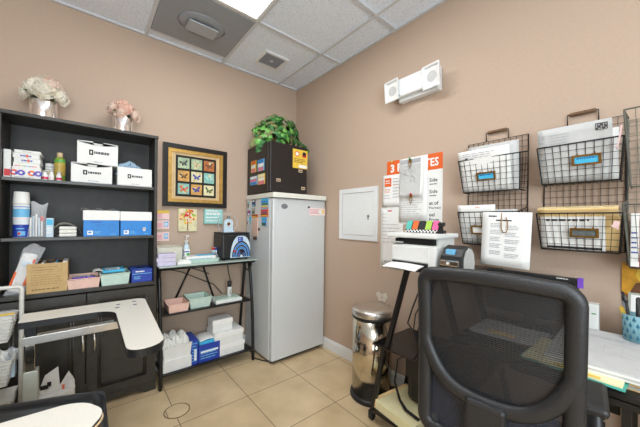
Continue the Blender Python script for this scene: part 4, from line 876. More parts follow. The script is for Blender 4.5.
part('print', t, lambda b: (b.scribble(1.24, 1.08, 1.41, 1.33, 9, 'ink_light', XB @ TR(0, 0, .0026), .18, 0, 4), b.scribble(1.26, .925, 1.40, .95, 1, 'ink_light', XB @ TR(0, 0, .0026), .7, 0, 3), b.patch(1.29, 1.335, 1.33, 1.345, 'red', XB @ TR(0, 0, .0026))), o0)
b = MB((0, -1.335, 1.69)); b.ball((1.33, 1.722, .009), .008, 'yellow', FB); b.cyl(.002, .0035, .006, 'steel_gray', FB @ TR(1.33, 1.722, 0), 6); tag(b.build('push_pin'), 'yellow push pin at the top left of the poster banner', 'pin')

# ================================================================== PRINTER STAND
t = thing('printer_stand', 'black metal printer stand with splayed legs and smoked glass shelves by the trash can', 'stand', (-.27, -1.85, 0)); o0 = (-.27, -1.85, 0)
part('top_shelf', t, lambda b: b.box(-.47, -2.105, .985, -.03, -1.62, 1.0, 'smoke_glass', bev=.003), o0)
part('middle_shelf', t, lambda b: b.box(-.46, -2.14, .49, -.06, -1.528, .50, 'smoke_glass', bev=.003), o0)
part('bottom_shelf', t, lambda b: b.box(-.47, -2.2, .075, -.06, -1.53, .09, 'smoke_glass', bev=.003), o0)
for x in (-.435, -.075):
    for s in (-1, 1):
        c = -1.852
        part('leg', t, lambda b: (b.bar((x, c + s * .10, .985), (x, c + s * .235, .49), .022, .026, 'black_metal', (1, 0, 0)), b.bar((x, c + s * .255, .49), (x, c + s * .345, .035), .022, .026, 'black_metal', (1, 0, 0)), b.box(x - .012, c + s * .245 - .022, .478, x + .012, c + s * .245 + .022, .50, 'black_metal')), o0)
        part('caster', t, lambda b: (b.cyl(.022, -.012, .012, 'black_plastic', TR(x, c + s * .345, .022) @ RX(math.pi / 2), 14), b.box(x - .016, c + s * .345 - .016, .022, x + .016, c + s * .345 + .016, .06, 'black_metal')), o0)
for s in (-1, 1): part('side_rail', t, lambda b: b.bar((-.435, -1.852 + s * .10, .98), (-.075, -1.852 + s * .10, .98), .018, .018, 'black_metal'), o0)
t = thing('printer', 'white multifunction laser printer on the printer stand', 'printer', (-.30, -1.77, 1.0002)); o0 = (-.30, -1.77, 1.0002)
PX0, PX1, PY0, PY1 = -.445, -.205, -1.932, -1.632
def pb(b):
    b.box(PX0 + .01, PY0 + .012, 1.0005, PX1, PY1 - .012, 1.128, 'printer_white', bev=.012); b.box(PX0 + .004, PY0 + .05, 1.035, PX0 + .012, PY1 - .02, 1.118, 'printer_white', bev=.003); b.box(PX0 + .06, PY0 + .02, 1.125, PX1, PY1 - .02, 1.165, 'printer_white', bev=.006)
part('body', t, pb, o0)
part('paper_slot', t, lambda b: b.box(PX0 + .002, PY0 + .055, 1.008, PX0 + .02, PY1 - .022, 1.03, 'dark_gap'), o0); part('output_slot', t, lambda b: b.box(PX0 + .022, PY0 + .035, 1.1285, PX0 + .0595, PY1 - .03, 1.160, 'dark_gap'), o0)
part('control_panel', t, lambda b: (b.box(PX0 + .0, PY1 - .085, 1.135, PX0 + .05, PY1 - .01, 1.142, 'printer_gray', RY(0)), b.box(PX0 + .005, PY1 - .075, 1.142, PX0 + .03, PY1 - .04, 1.144, 'ink_dark')), o0)
part('scanner_lid', t, lambda b: b.box(PX0 - .01, PY0, 1.166, PX1 + .006, PY1 + .012, 1.192, 'printer_white', bev=.007), o0)
b = MB((-.48, -1.74, 1.02)); XT = Matrix(((0, 1, 0, 0), (-1, 0, 0, 0), (0, 0, 1, 0), (0, 0, 0, 1)))
def ps(u, v): x = -.431 - .105 * v; return (x, -1.655 - .205 * u, 1.020 - .018 * v * v - .002 * u + .004 * math.sin(3 * u))
b.grid(lambda u, v: ps(u, v), 6, 8, 'paper'); b.grid(lambda u, v: tuple(Vector(ps(1 - u, v)) - Vector((0, 0, .003))), 6, 8, 'paper'); b.grid(lambda u, v: tuple(Vector(ps(u, 1)) - Vector((0, 0, .003 * v))), 6, 1, 'paper'); tag(b.build('paper_sheets'), 'white paper sheets sticking out of the printer front', 'paper')
t = thing('desk_calendar', 'small checkered desk calendar with coloured tabs standing on the printer', 'calendar', (-.345, -1.765, 1.1922))
def cs(b):
    T = RZ(math.pi / 2)
    X = FB
    b.add([(-.092, 0, .0), (.118, 0, .0), (.118, .066, -.03), (-.092, .066, -.03), (-.092, 0, -.06), (.118, 0, -.06)], [(0, 1, 2, 3), (3, 2, 5, 4), (0, 3, 4), (1, 5, 2), (0, 4, 5, 1)], 'ink_dark', X)
part('stand', t, cs)
def ck(b):
    for i in range(20):
        for j in range(2):
            if (i + j) % 2: continue
            u0 = -.090 + i * .0102; v0 = .003 + j * .008; b.add([(u0, v0, .0008 - v0 * .5), (u0 + .0102, v0, .0008 - v0 * .5), (u0 + .0102, v0 + .008, .0008 - (v0 + .008) * .5), (u0, v0 + .008, .0008 - (v0 + .008) * .5)], [(0, 1, 2, 3)], 'paper', FB)
part('checker_strip', t, ck)
for k, m_ in enumerate(('teal', 'orange', 'ink_dark', 'lime', 'hot_pink')):
    u0 = -.090 + k * .042; part('tab', t, lambda b: b.grid(lambda u, v: (u0 + .036 * u, .02 + .05 * v, .0024 - (.02 + .05 * v) * .45), 2, 3, m_, FB))
t = thing('webcam', 'small black stamp standing at the right end of the printer lid', 'stamp', (-.34, -1.902, 1.1922)); part('base', t, lambda b: b.box(-.018, -.018, 0, .018, .018, .018, 'black_plastic', bev=.003)); part('handle', t, lambda b: (b.cyl(.009, .018, .04, 'black_plastic', n=10), b.box(-.016, -.016, .04, .016, .016, .062, 'black_plastic', bev=.006)))
t.name = 'stamp'
t = thing('label_printer', 'black and silver label printer beside the white printer', 'label printer', (-.362, -1.998, 1.0002))
def lp(b):
    pts = [(-.085, 0), (.07, 0), (.078, .045), (.068, .092), (.042, .124), (.0, .136), (-.04, .120), (-.07, .086), (-.088, .035)]
    for (u0, u1, m_) in ((-.05, .05, 'black_plastic'),): b.prism(pts, u0, u1, m_, Matrix(((1, 0, 0, 0), (0, 0, -1, 0), (0, 1, 0, 0), (0, 0, 0, 1))), smooth=False)
part('body', t, lp)
for s in (-1, 1): part('side_cover', t, lambda b: b.prism([(-.045, .010), (.066, .010), (.07, .045), (.060, .09), (.036, .116), (.005, .124), (-.025, .108), (-.044, .07)], s * .0535 - .003, s * .0535 + .003, 'printer_gray', FA))
part('front_plate', t, lambda b: b.box(-.094, -.046, .036, -.070, .048, .066, 'chrome', bev=.006)); part('display', t, lambda b: b.box(-.066, -.015, .092, -.040, .03, .118, 'sky_blue', RY(.0), bev=.002)); part('button', t, lambda b: b.cyl(.007, 0, .004, 'paper', TR(-.094, .005, .051) @ RY(-math.pi / 2), 12))
t = thing('legal_pads', 'yellow legal pad on the bottom shelf of the printer stand', 'pad', (-.33, -1.68, .0902), -.12)
part('pages', t, lambda b: (b.box(-.13, -.16, 0, .17, .14, .055, 'pale_yellow', bev=.002), b.scribble(-.12, -.14, .16, .12, 14, 'manila', TR(0, 0, .0552), .1, .0004, 1)))
part('binding', t, lambda b: b.box(-.131, .118, .005, .171, .142, .057, 'manila', bev=.002))
t = thing('bag', 'black fabric bag with a long strap on the bottom shelf of the printer stand', 'bag', (-.2, -1.79, .1455)); o0 = (-.2, -1.79, .1455)
part('body', t, lambda b: (b.box(-.30, -1.95, .1456, -.12, -1.66, .43, 'soft_black', bev=.04),), o0)
part('flap', t, lambda b: b.box(-.312, -1.945, .30, -.296, -1.665, .425, 'vinyl', bev=.006), o0)
part('strap', t, lambda b: b.tube([(-.30, -1.66, .42), (-.34, -1.63, .40), (-.37, -1.63, .27), (-.36, -1.66, .17), (-.40, -1.73, .16), (-.41, -1.82, .155)], .014, 'soft_black', n=4, r2=.004, flat=(1, .3, 0)), o0)
for k, (m_, lb) in enumerate((('paper', 'white folder sticking out of the black bag, nearest the chair'), ('red', 'red folder sticking out of the black bag'), ('carton', 'grey white folder sticking out of the black bag, nearest the wall'))):
    b = MB((-.25 + k * .03, -1.8, .431)); b.box(-.265 + k * .03, -1.92, .4302, -.255 + k * .03, -1.69, .465 - .006 * k, m_, bev=.001); tag(b.build('folder'), lb, 'folder', 'folders in the black bag')
b = MB((-.3, -1.7, .7)); b.tube([(-.25, -1.76, .984), (-.27, -1.735, .85), (-.30, -1.70, .72), (-.33, -1.69, .64), (-.30, -1.72, .58), (-.28, -1.76, .505)], .005, 'black_plastic', n=6); b.tube([(-.22, -1.8, .984), (-.25, -1.77, .82), (-.31, -1.73, .70), (-.35, -1.74, .60), (-.33, -1.79, .505)], .004, 'black_plastic', n=6)
b.tube([(-.12, -1.70, .97), (-.10, -1.68, .8), (-.08, -1.66, .6), (-.05, -1.64, .52)], .004, 'black_plastic', n=6); tag(b.build('cable'), 'black cables hanging from the printer to the middle shelf of the stand', 'cable')
t = thing('power_adapter', 'grey power adapter on the middle shelf of the printer stand', 'adapter', (-.28, -1.81, .5002)); part('case', t, lambda b: b.box(-.04, -.07, 0, .04, .05, .04, 'steel_gray', bev=.008)); part('plug', t, lambda b: b.box(-.02, .0502, .008, .02, .07, .03, 'black_plastic', bev=.003))

# ================================================================== WIRE WALL BASKETS
def wall_basket(y0, y1, zt_, label, m, tiers, depth_top, depth_bot, handle, tags, handle_u=None):
    """y0 > y1 (left to right seen from the room); tiers = [(ztop, zbottom)]"""
    zb_ = tiers[-1][1] - .0; t = thing('wall_basket', label, 'wall basket', (0, (y0 + y1) / 2, zb_)); o = (0, (y0 + y1) / 2, zb_); w = y0 - y1; X = FB @ TR(-y0, 0, 0)
    def back(b):
        b.tube([(0, zb_, .008), (w, zb_, .008), (w, zt_, .008), (0, zt_, .008)], .0032, m, X, n=6, closed=True); nx = 11
        for i in range(1, nx): u = w * i / nx; b.tube([(u, zb_, .008), (u, zt_, .008)], .0013, m, X, n=4)
        v = zb_ + .032
        while v < zt_ - .01: b.tube([(0, v, .009), (w, v, .009)], .0013, m, X, n=4); v += .032
    part('back_grid', t, back, o)
    for (za, zz) in tiers:
        def bas(b):
            dt, db = depth_top, depth_bot; k = .012
            b.tube([(0, za + .03, .01), (0, za, dt), (w, za, dt), (w, za + .03, .01)], .003, m, X, n=6); b.tube([(k, zz, .01), (k, zz, db), (w - k, zz, db), (w - k, zz, .01)], .003, m, X, n=6)
            b.tube([(0, za, dt), (k, zz, db)], .003, m, X, n=6); b.tube([(w, za, dt), (w - k, zz, db)], .003, m, X, n=6)
            for i in range(1, 10): f = i / 10; b.tube([(w * f, za, dt), (k + (w - 2 * k) * f, zz, db), (k + (w - 2 * k) * f, zz, .01)], .0014, m, X, n=4)
            for j in range(1, 6): 
                f = j / 6; d = dt + (db - dt) * f; v = za + (zz - za) * f; q = k * f; b.tube([(q, v + .03 * (1 - f), .01), (q, v, d), (w - q, v, d), (w - q, v + .03 * (1 - f), .01)], .0014, m, X, n=4)
            for s in (0, 1):
                for f in (.33, .66): b.tube([(s * w, za + .03 * (1 - f), dt * f), (s * (w - 2 * k) + k, zz, db * f)], .0014, m, X, n=4)
        part('basket', t, bas, o)
    if handle:
        hu = handle_u or (w * .3, w * .7); h = part('handle', t, lambda b: (b.tube([(hu[0], zt_, .008), (hu[0], zt_ + .05, .012), (hu[1], zt_ + .05, .012), (hu[1], zt_, .008)], .0028, m, X, n=6),), o); part('grip', h, lambda b: b.cyl(.0095, hu[0] + .008, hu[1] - .008, 'handle_wood', X @ TR(0, zt_ + .05, .012) @ RY(math.pi / 2), 10, bev=.003), o)
    for (u, v, d, ww, hh, inner, ang) in tags:
        Xt = X @ TR(u, v, d) @ RX(ang); fr = part('label_frame', t, lambda b: (ring(b, -ww / 2, -hh / 2, ww / 2, hh / 2, .0085, 0, .008, 'brass', Xt), [b.tube([(uu, hh / 2, .003), (uu, hh / 2 + .006, -.001)], .0022, 'brass', Xt, n=5) for uu in (-ww * .3, ww * .3)]), o)
        def lc(b):
            b.box(-ww / 2 + .0085, -hh / 2 + .0085, .001, ww / 2 - .0085, hh / 2 - .0085, .004, inner, Xt)
            if inner == 'cyan': b.scribble(-ww * .34, hh * .05, ww * .36, hh * .25, 1, 'deep_blue', Xt, .45, .0045, 9)
        part('label_card', fr, lc, o)
    return t
dT, dB = .15, .105
wall_basket(-1.903, -2.21, 1.737, 'left black wire wall basket with two file pockets', 'wire_black', [(1.615, 1.432), (1.315, 1.13)], dT, dB, True, [(.145, 1.515, .132, .095, .046, 'cyan', .24), (.115, 1.215, .132, .088, .05, 'paper', .24)], (.10, .215))
wall_basket(-2.28, -2.568, 1.738, 'middle black wire wall basket beside the grey basket at the photo edge', 'wire_black', [(1.618, 1.445), (1.302, 1.13)], dT, dB, True, [(.175, 1.54, .138, .095, .046, 'cyan', .24), (.17, 1.215, .138, .095, .042, 'slate', .24)], (.09, .2))
wall_basket(-2.574, -2.86, 1.71, 'grey wire wall basket at the right edge of the photo', 'wire_gray', [(1.69, 1.41), (1.33, 1.075)], .27, .10, False, [])
def leaning(name, label, y0, y1, z0, z1, xb, xt, n=1, m='paper', group=None, deco=None, bow=0.0, cat='paper', lift=0.0):
    """sheets leaning in a basket: foot at x=-xb, top at x=-xt; y0 left edge, y1 right edge"""
    w = y0 - y1; L = math.hypot(z1 - z0, xt - xb); ang = math.atan2(xt - xb, z1 - z0); X = FB @ TR(-y0, z0, xb) @ RX(ang) @ RZ(lift)
    b = MB((-(xb), (y0 + y1) / 2, z0)); b.sheet(0, 0, w, L, m, X, 0, .0016 * n + .001, bow=bow, n=8)
    if deco: deco(b, X @ TR(0, 0, .0016 * n + .0012 + bow), w, L)
    return tag(b.build(name), label, cat, group)
def d_hdr(b, X, w, L): b.scribble(w * .1, L * .80, w * .8, L * .95, 3, 'ink_light', X, .3, .001, 5); b.patch(w * .15, L * .8, w * .2, L * .84, 'ink', X, .001)
leaning('letter_stack', 'stack of white letters rising from the upper left basket pocket', -1.905, -2.165, 1.438, 1.665, .085, .155, 5, 'paper', None, d_hdr, .004)
leaning('letter_stack', 'grey envelope behind the letters in the upper left basket pocket', -1.93, -2.185, 1.438, 1.70, .055, .075, 3, 'paper_gray', None, None, .002)
leaning('paper_stack', 'stack of white papers in the lower left basket pocket with an orange mark', -1.905, -2.10, 1.137, 1.355, .080, .15, 5, 'paper', None, lambda b, X, w, L: b.patch(w * .5, L * .95, w * .62, L * .965, 'orange', X, .001), .004)
leaning('paper_stack', 'white papers behind the orange-marked stack in the lower left pocket', -1.92, -2.18, 1.137, 1.33, .05, .07, 4, 'paper_gray')
t = thing('hanging_sheet', 'white printed page hung by a hook on the front of the left basket', 'paper', (-.17, -2.15, 1.03)); o0 = (-.17, -2.15, 1.03); XH = FB @ TR(2.038, 1.032, .166) @ RZ(-.03)
part('page', t, lambda b: b.sheet(0, 0, .222, .282, 'paper', XH, 0, .0012, curl=.006), o0)
def hp(b):
    X = XH @ TR(0, 0, .0022); b.scribble(.03, .255, .075, .265, 1, 'ink_dark', X, .8, .0002, 4); b.scribble(.065, .235, .15, .243, 1, 'ink_dark', X, .8, .0002, 4)
    for k in range(5): b.scribble(.04, .20 - k * .036, .10, .225 - k * .036, 3, 'ink_light', X, .4, .0004 + .0012 * k, 3); b.scribble(.11, .19 - k * .036, .175, .215 - k * .036, 3, 'ink_light', X, .4, .0004 + .0012 * k, 3)
part('print', t, hp, o0)
b = MB((-.18, -2.14, 1.28)); b.tube([(2.135, 1.318, .158), (2.137, 1.30, .172), (2.138, 1.225, .176), (2.147, 1.205, .177), (2.160, 1.205, .177), (2.167, 1.225, .176), (2.165, 1.262, .174), (2.158, 1.285, .173)], .0022, 'brass', FB, n=6); tag(b.build('hook'), 'brass wire hook holding the printed page on the left basket', 'hook')
def d_env(b, X, w, L):
    b.scribble(w * .04, L * .70, w * .14, L * .92, 4, 'ink_light', X, .4, .001, 2); b.scribble(w * .18, L * .70, w * .5, L * .9, 4, 'ink_light', X, .3, .001, 5); b.patch(w * .80, L * .84, w * .95, L * .95, 'ink', X, .001)
    for i in range(5):
        for j in range(3):
            if (i * 2 + j) % 3: b.patch(w * (.81 + .028 * i), L * (.85 + .032 * j), w * (.825 + .028 * i), L * (.868 + .032 * j), 'paper_gray', X, .0014)
leaning('mail_stack', 'large white envelope with a stamp mark in the upper middle basket pocket', -2.283, -2.535, 1.452, 1.70, .09, .158, 4, 'paper_gray', None, d_env, .004)
def d_pink(b, X, w, L): b.scribble(w * .62, L * .15, w * .92, L * .35, 2, 'rose', X, .2, .001, 3); b.scribble(w * .66, L * .5, w * .95, L * .72, 3, 'rose', X, .2, .001, 3)
leaning('mail_stack', 'white papers with pink handwriting behind the stamped envelope', -2.30, -2.55, 1.452, 1.675, .06, .075, 4, 'paper', None, d_pink, .002)
for k in range(5):
    leaning('folder', ('manila folder at the back of the lower middle basket pocket', 'second manila folder from the back in the lower middle pocket', 'manila folder in the middle of the row in the lower middle pocket', 'second manila folder from the front in the lower middle pocket', 'frontmost manila folder in the lower middle pocket')[k], -2.272 - .003 * k, -2.548 - .002 * (k % 3), 1.29, 1.338 - .003 * k, .040 + .020 * k, .046 + .026 * k, 4, ('manila', 'pale_yellow', 'manila', 'pale_yellow', 'manila')[k], 'manila folders in the basket', None, .001, 'folder')
leaning('paper_stack', 'white papers low in the middle basket behind its slate tag', -2.292, -2.515, 1.137, 1.288, .098, .128, 3, 'paper', None, lambda b, X, w, L: (b.patch(w * .1, L * .02, w * .95, L * .09, 'ink_dark', X, .001), b.scribble(w * .1, L * .85, w * .9, L * .95, 1, 'ink_dark', X, .6, .001, 9)), .001)
leaning('envelope', 'brown kraft envelope at the right of the lower middle basket pocket', -2.475, -2.556, 1.137, 1.29, .05, .06, 3, 'manila', None, None, 0, 'envelope', .0)
b = MB((-.13, -2.545, 1.24)); b.add([(2.535, 1.245, .155), (2.556, 1.232, .16), (2.56, 1.265, .158), (2.545, 1.27, .156)], [(0, 1, 2, 3)], 'pink', FB); b.add([(2.535, 1.245, .154), (2.545, 1.27, .155), (2.56, 1.265, .157), (2.556, 1.232, .159)], [(0, 1, 2, 3)], 'pink', FB); tag(b.build('sticky_note'), 'pink sticky note at the right corner of the middle basket', 'sticky note')
b = MB((-.13, -2.56, 1.62)); b.tube([(2.562, 1.66, .16), (2.558, 1.62, .162), (2.55, 1.565, .164), (2.545, 1.575, .165)], .003, 'pink', FB, n=6); tag(b.build('paper_clip'), 'pink plastic clip hooked on the rim of the upper middle basket', 'clip')
for k, (m_, y) in enumerate((('paper', -2.60), ('red', -2.625), ('paper_gray', -2.66), ('manila', -2.70))):
    b = MB((-.1, y, 1.09)); b.box(-.12, y - .012, 1.082, -.04, y + .012, 1.30 - .02 * k, m_, bev=.002); X = FB @ TR(-y, 1.11, .1202); b.scribble(-.01, .02, .01, .12, 5, 'deep_blue' if k != 1 else 'paper', X, .3, .0004, 2)
    tag(b.build('booklet'), ('white booklet nearest the left end of the grey wire basket', 'red booklet in the lower grey wire basket', 'pale grey booklet in the lower grey wire basket', 'tan booklet in the lower grey wire basket')[k], 'booklet', 'booklets in the grey basket')

# ================================================================== DESK
t = thing('desk', 'black metal desk under the wall baskets covered with stacked papers', 'desk', (-.28, -2.72, 0)); o0 = (-.28, -2.72, 0)
DT = .725
part('desktop', t, lambda b: b.box(-.55, -3.3, DT - .02, -.02, -2.047, DT, 'black_metal', bev=.003), o0)
part('frame', t, lambda b: [b.bar(p, q, .02, .03, 'black_metal') for p, q in (((-.53, -3.28, DT - .035), (-.53, -2.08, DT - .035)), ((-.04, -3.28, DT - .035), (-.04, -2.08, DT - .035)), ((-.53, -2.08, DT - .035), (-.04, -2.08, DT - .035)))], o0)
for (x, y) in ((-.52, -2.60), (-.05, -2.60), (-.52, -3.26), (-.05, -3.26)): part('leg', t, lambda b: b.bar((x, y, DT - .02), (x, y, 0), .022, .022, 'black_metal', (1, 0, 0)), o0)
part('drawer_clip', t, lambda b: (b.box(-.50, -2.585, .63, -.46, -2.55, .69, 'black_metal', bev=.004), b.tube([(-.48, -2.545, .69), (-.485, -2.54, .65), (-.48, -2.55, .61), (-.47, -2.56, .63)], .004, 'chrome', n=6)), o0)
zd = DT + .0003
def pile(x0, y0, x1, y1, z, h, m, label, name='paper_stack', rz=0.0, deco=None, group=None, cat='paper'):
    b = MB(((x0 + x1) / 2, (y0 + y1) / 2, z)); X = TR((x0 + x1) / 2, (y0 + y1) / 2, z) @ RZ(rz); w, d = (x1 - x0) / 2, (y1 - y0) / 2; n = max(1, int(h / .006)); rnd = random.Random(int(z * 1e4)); k = h / n
    for i in range(n): e = rnd.uniform(-.003, .003); b.box(-w + e, -d - e, i * k, w + e, d - e, (i + 1) * k - .0006, m if i % 2 == 0 else 'paper_gray', X)
    if deco: deco(b, X @ TR(0, 0, h), w, d)
    return tag(b.build(name), label, cat, group)
def d_form(b, X, w, d):
    Y = X @ RZ(-math.pi / 2); b.scribble(-d * .8, w * .45, d * .2, w * .62, 2, 'ink_light', Y, .3, .0006, 6)
    for (u0, v0, u1, v1) in ((-d * .85, -w * .35, d * .05, -w * .34), (-d * .85, w * .25, d * .05, w * .26), (-d * .85, -w * .35, -d * .845, w * .26), (d * .045, -w * .35, d * .05, w * .26), (-d * .6, -w * .3, -d * .595, w * .1), (-d * .4, -w * .3, -d * .395, w * .1), (-d * .2, -w * .3, -d * .195, w * .1)): b.patch(u0, v0, u1, v1, 'ink_light', Y, .0008)
    b.scribble(d * .25, -w * .45, d * .7, -w * .05, 4, 'ink_light', Y, .15, .0006, 4); b.patch(d * .4, w * .3, d * .7, w * .34, 'ink', Y, .0006)
pile(-.5, -2.85, -.13, -2.385, zd + .0, .02, 'manila', 'tan folder sheets under the papers at the bottom of the desk pile', 'folder_stack', 0.0, None)
pile(-.575, -2.605, -.30, -2.33, zd + .0203, .006, 'teal', 'teal folder sticking out of the paper pile on the desk', 'folder', -.06, None, None, 'folder')
pile(-.57, -2.60, -.30, -2.34, zd + .0266, .006, 'pale_yellow', 'pale yellow folder above the teal folder in the desk pile', 'folder', -.03, lambda b, X, w, d: b.patch(-w, -d * .6, -w + .02, d * .3, 'yellow', X, .0006), None, 'folder')
pile(-.53, -2.86, -.09, -2.39, zd + .0330, .028, 'paper', 'thick pile of white printed forms on the desk', 'paper_stack', 0.03, d_form)
pile(-.385, -2.345, -.165, -2.07, zd, .012, 'paper', 'white papers lying on the desk seen through the chair mesh', 'paper_stack', .02, lambda b, X, w, d: (b.scribble(-w * .8, -d * .8, w * .8, d * .8, 10, 'ink_light', X, .15, .0006, 3), b.patch(-w * .9, -d * .3, -w * .4, d * .5, 'manila', X, .0008)))
t = thing('monitor', 'black computer monitor standing on the desk behind the mesh chair', 'monitor', (-.22, -2.28, DT)); t.location = (-.19, -2.315, .0)
t.location = (-.105, -2.25, DT + .0002)
part('screen_frame', t, lambda b: b.box(-.187, .075, .012, .187, .285, .035, 'black_plastic', FB @ TR(0, 0, .02), bev=.004)); part('screen', t, lambda b: b.box(-.172, .09, .0552, .172, .27, .056, 'dark_gap', FB)); part('stand', t, lambda b: (b.box(-.02, .004, .0, .02, .16, .03, 'black_plastic', FB), b.box(-.09, 0, -.045, .09, .008, .065, 'black_plastic', FB, bev=.003)))
part('lettering', t, lambda b: b.scribble(.11, .2745, .165, .2805, 1, 'paper_gray', FB @ TR(0, 0, .0555), .8, 0, 5))
b = MB((-.15, -2.445, 1.0)); b.box(-.163, -2.453, .97, -.1605, -2.433, 1.016, 'purple', bev=.002); tag(b.build('sticky_flag'), 'purple sticky flag at the right corner of the monitor', 'sticky note'); bpy.context.view_layer.update()
t = thing('router', 'white upright router with a green light behind the mesh chair', 'router', (-.06, -2.45, DT + .0002)); part('case', t, lambda b: b.box(-.03, -.045, 0, .02, .02, .17, 'printer_white', bev=.006)); part('indicator', t, lambda b: b.box(-.0312, -.036, .125, -.0302, -.022, .13, 'green'))
t = thing('icon_picture', 'golden religious picture card on the wall above the pen cup', 'picture', (0, -2.63, 1.015)); part('board', t, lambda b: b.box(-.072, -.07, .001, .072, .07, .008, 'icon_gold', FB, bev=.001))
def ic(b):
    X = FB @ TR(0, 0, .0085); b.lathe([(.04, 0), (.001, .0003)], 'yellow', X @ TR(.01, .022, 0), 18, False, False); b.lathe([(.024, .0006), (.001, .0009)], 'skin_tone', X @ TR(.01, .02, 0) @ Matrix.Diagonal((.85, 1.1, 1, 1)), 14, False, False)
    b.add([(-.05, -.065, .0008), (.07, -.065, .0008), (.05, -.01, .0008), (.01, .0, .0008), (-.03, -.015, .0008)], [(0, 1, 2, 3, 4)], 'brown', X)
part('painted_figure', t, ic)
t = thing('greeting_card', 'cream greeting card with a red dot leaning on the wall behind the pen cup', 'card', (-.03, -2.64, DT)); t.location = (-.035, -2.645, DT + .0002)
XK = FB @ RX(-.06); part('card', t, lambda b: b.box(-.066, 0, 0, .066, .235, .003, 'paper', XK)); part('border', t, lambda b: ring(b, -.066, .0, .066, .235, .008, .003, .0036, 'sleeve_gray', XK)); part('print', t, lambda b: (b.lathe([(.035, .0034), (.001, .0037)], 'cap_tan', XK @ TR(.0, .155, 0), 16, False, False), b.lathe([(.02, .0040), (.001, .0043)], 'ink', XK @ TR(-.01, .15, 0), 14, False, False), b.patch(-.012, .205, .008, .22, 'red', XK, .0036)))
t = thing('pen_cup', 'teal pen cup with a dark tree pattern at the right end of the desk papers', 'cup', (-.13, -2.612, zd + .0612)); t.location.z = zd + .0615
part('body', t, lambda b: b.lathe([(.042, 0), (.046, .105), (.043, .105), (.039, .006), (.001, .006)], 'cup_teal', n=28))
def tp(b):
    for r in range(4):
        for k in range(14):
            a = 2 * math.pi * (k + .5 * (r % 2)) / 14; z = .012 + r * .024; rr = .0425 + .004 * z / .105 + .0012
            def P(da, dz): return (rr * math.cos(a + da), rr * math.sin(a + da), z + dz)
            b.add([P(-.13, .002), P(.13, .002), P(0, .019)], [(0, 1, 2)], 'cup_dark'); b.add([P(-.03, -.003), P(.03, -.003), P(.03, .003), P(-.03, .003)], [(0, 1, 2, 3)], 'cup_dark')
part('tree_pattern', t, tp)
for k, (dx, dy, tx, ty, h, m_, nm, lb) in enumerate(((-.02, .015, -.05, .12, .15, 'black_plastic', 'pen', 'black pen leaning left in the teal pen cup'), (-.01, .02, .05, .22, .118, 'yellow', 'highlighter', 'yellow highlighter in the teal pen cup'), (.0, .0, -.1, .0, .165, 'black_plastic', 'marker', 'thick black marker in the middle of the teal pen cup'), (-.015, -.015, -.15, -.15, .15, 'black_plastic', 'marker', 'black marker leaning right in the teal pen cup'), (.015, .02, .1, .15, .16, 'steel_gray', 'scissors', 'grey handled scissors at the back of the teal pen cup'))):
    X = RX(-ty) @ RY(tx); tt = thing(nm, lb, nm, (-.13 + dx, -2.612 + dy, zd + .0690), 0, 'pens in the teal cup')
    part('barrel', tt, lambda b: b.cyl(.005 if nm == 'pen' else .0075, 0.001, h, m_, X, 8)); part('tip', tt, lambda b: b.ball((0, 0, h), .007, m_, X, 8) if nm != 'scissors' else b.tube([(.014 * math.cos(a), 0, h + .018 * math.sin(a)) for a in [k2 * .6 for k2 in range(11)]], .004, 'ink_dark', X, n=6))

# ================================================================== OFFICE CHAIR
t = thing('office_chair', 'black mesh-back office chair in front of the desk', 'office chair', (-.672, -2.312, 0), .115)
bx = -.28
def cx(y, z): return bx + .35 * y * y + .02 * math.cos((z - .8) * 4)
def cpath(pts): return [(cx(y, z), y, z) for y, z in pts]
def rrect(hw_t, hw_b, z0, z1, r, n=6):
    out = []
    for (cy, cz, a0, hw) in ((hw_t - r, z1 - r, 0, hw_t), (-hw_t + r, z1 - r, 90, hw_t), (-hw_b + r, z0 + r, 180, hw_b), (hw_b - r, z0 + r, 270, hw_b)):
        for k in range(n + 1): a = math.radians(a0 + 90 * k / n); out.append((cy + r * math.cos(a), cz + r * math.sin(a)))
    res = []
    for i, p in enumerate(out):
        q = out[(i + 1) % len(out)]; res.append(p); L = math.hypot(q[0] - p[0], q[1] - p[1])
        if L > .06:
            m_ = int(L / .05)
            for k in range(1, m_): f = k / m_; bow = .008 * math.sin(math.pi * f) if abs(q[1] - p[1]) < .05 and p[1] > .9 else 0; res.append((p[0] + (q[0] - p[0]) * f, p[1] + (q[1] - p[1]) * f + bow))
    return res
outer = rrect(.192, .188, .575, 1.085, .034)
part('back_frame', t, lambda b: b.tube(cpath(outer), .016, 'soft_black', n=12, closed=True, r2=.023, flat=(1, 0, 0)))
def smile(y): return .722 + 1.0 * y * y + 78 * y ** 4
sm = [(-.189 + .378 * k / 20) for k in range(21)]
part('lower_back_bar', t, lambda b: b.tube([(cx(.187, .93), -.191, .94), (cx(.187, .88), -.191, .885)] + [(cx(y, smile(y)) - .003, y, smile(y)) for y in sm] + [(cx(.187, .88), .191, .885), (cx(.187, .93), .191, .94)], .015, 'soft_black', n=12, r2=.022, flat=(1, 0, 0)))
def mesh_up(b):
    def f(u, v): y = -.188 + .376 * u; z0 = smile(y); return (cx(y, z0 + (1.08 - z0) * v) + .006, y, z0 + (1.08 - z0) * v)
    b.grid(f, 16, 16, 'chair_mesh')
part('back_mesh', t, mesh_up)
def mesh_lo(b):
    def f(u, v): y = -.185 + .37 * u; z1 = smile(y); return (cx(y, .59 + (z1 - .59) * v) + .006, y, .585 + (z1 - .585) * v)
    b.grid(f, 16, 6, 'chair_mesh_low')
part('lumbar_mesh', t, mesh_lo)
part('lumbar_plate', t, lambda b: b.box(bx - .012, -.052, .50, bx + .018, .052, .735, 'soft_black', bev=.010))
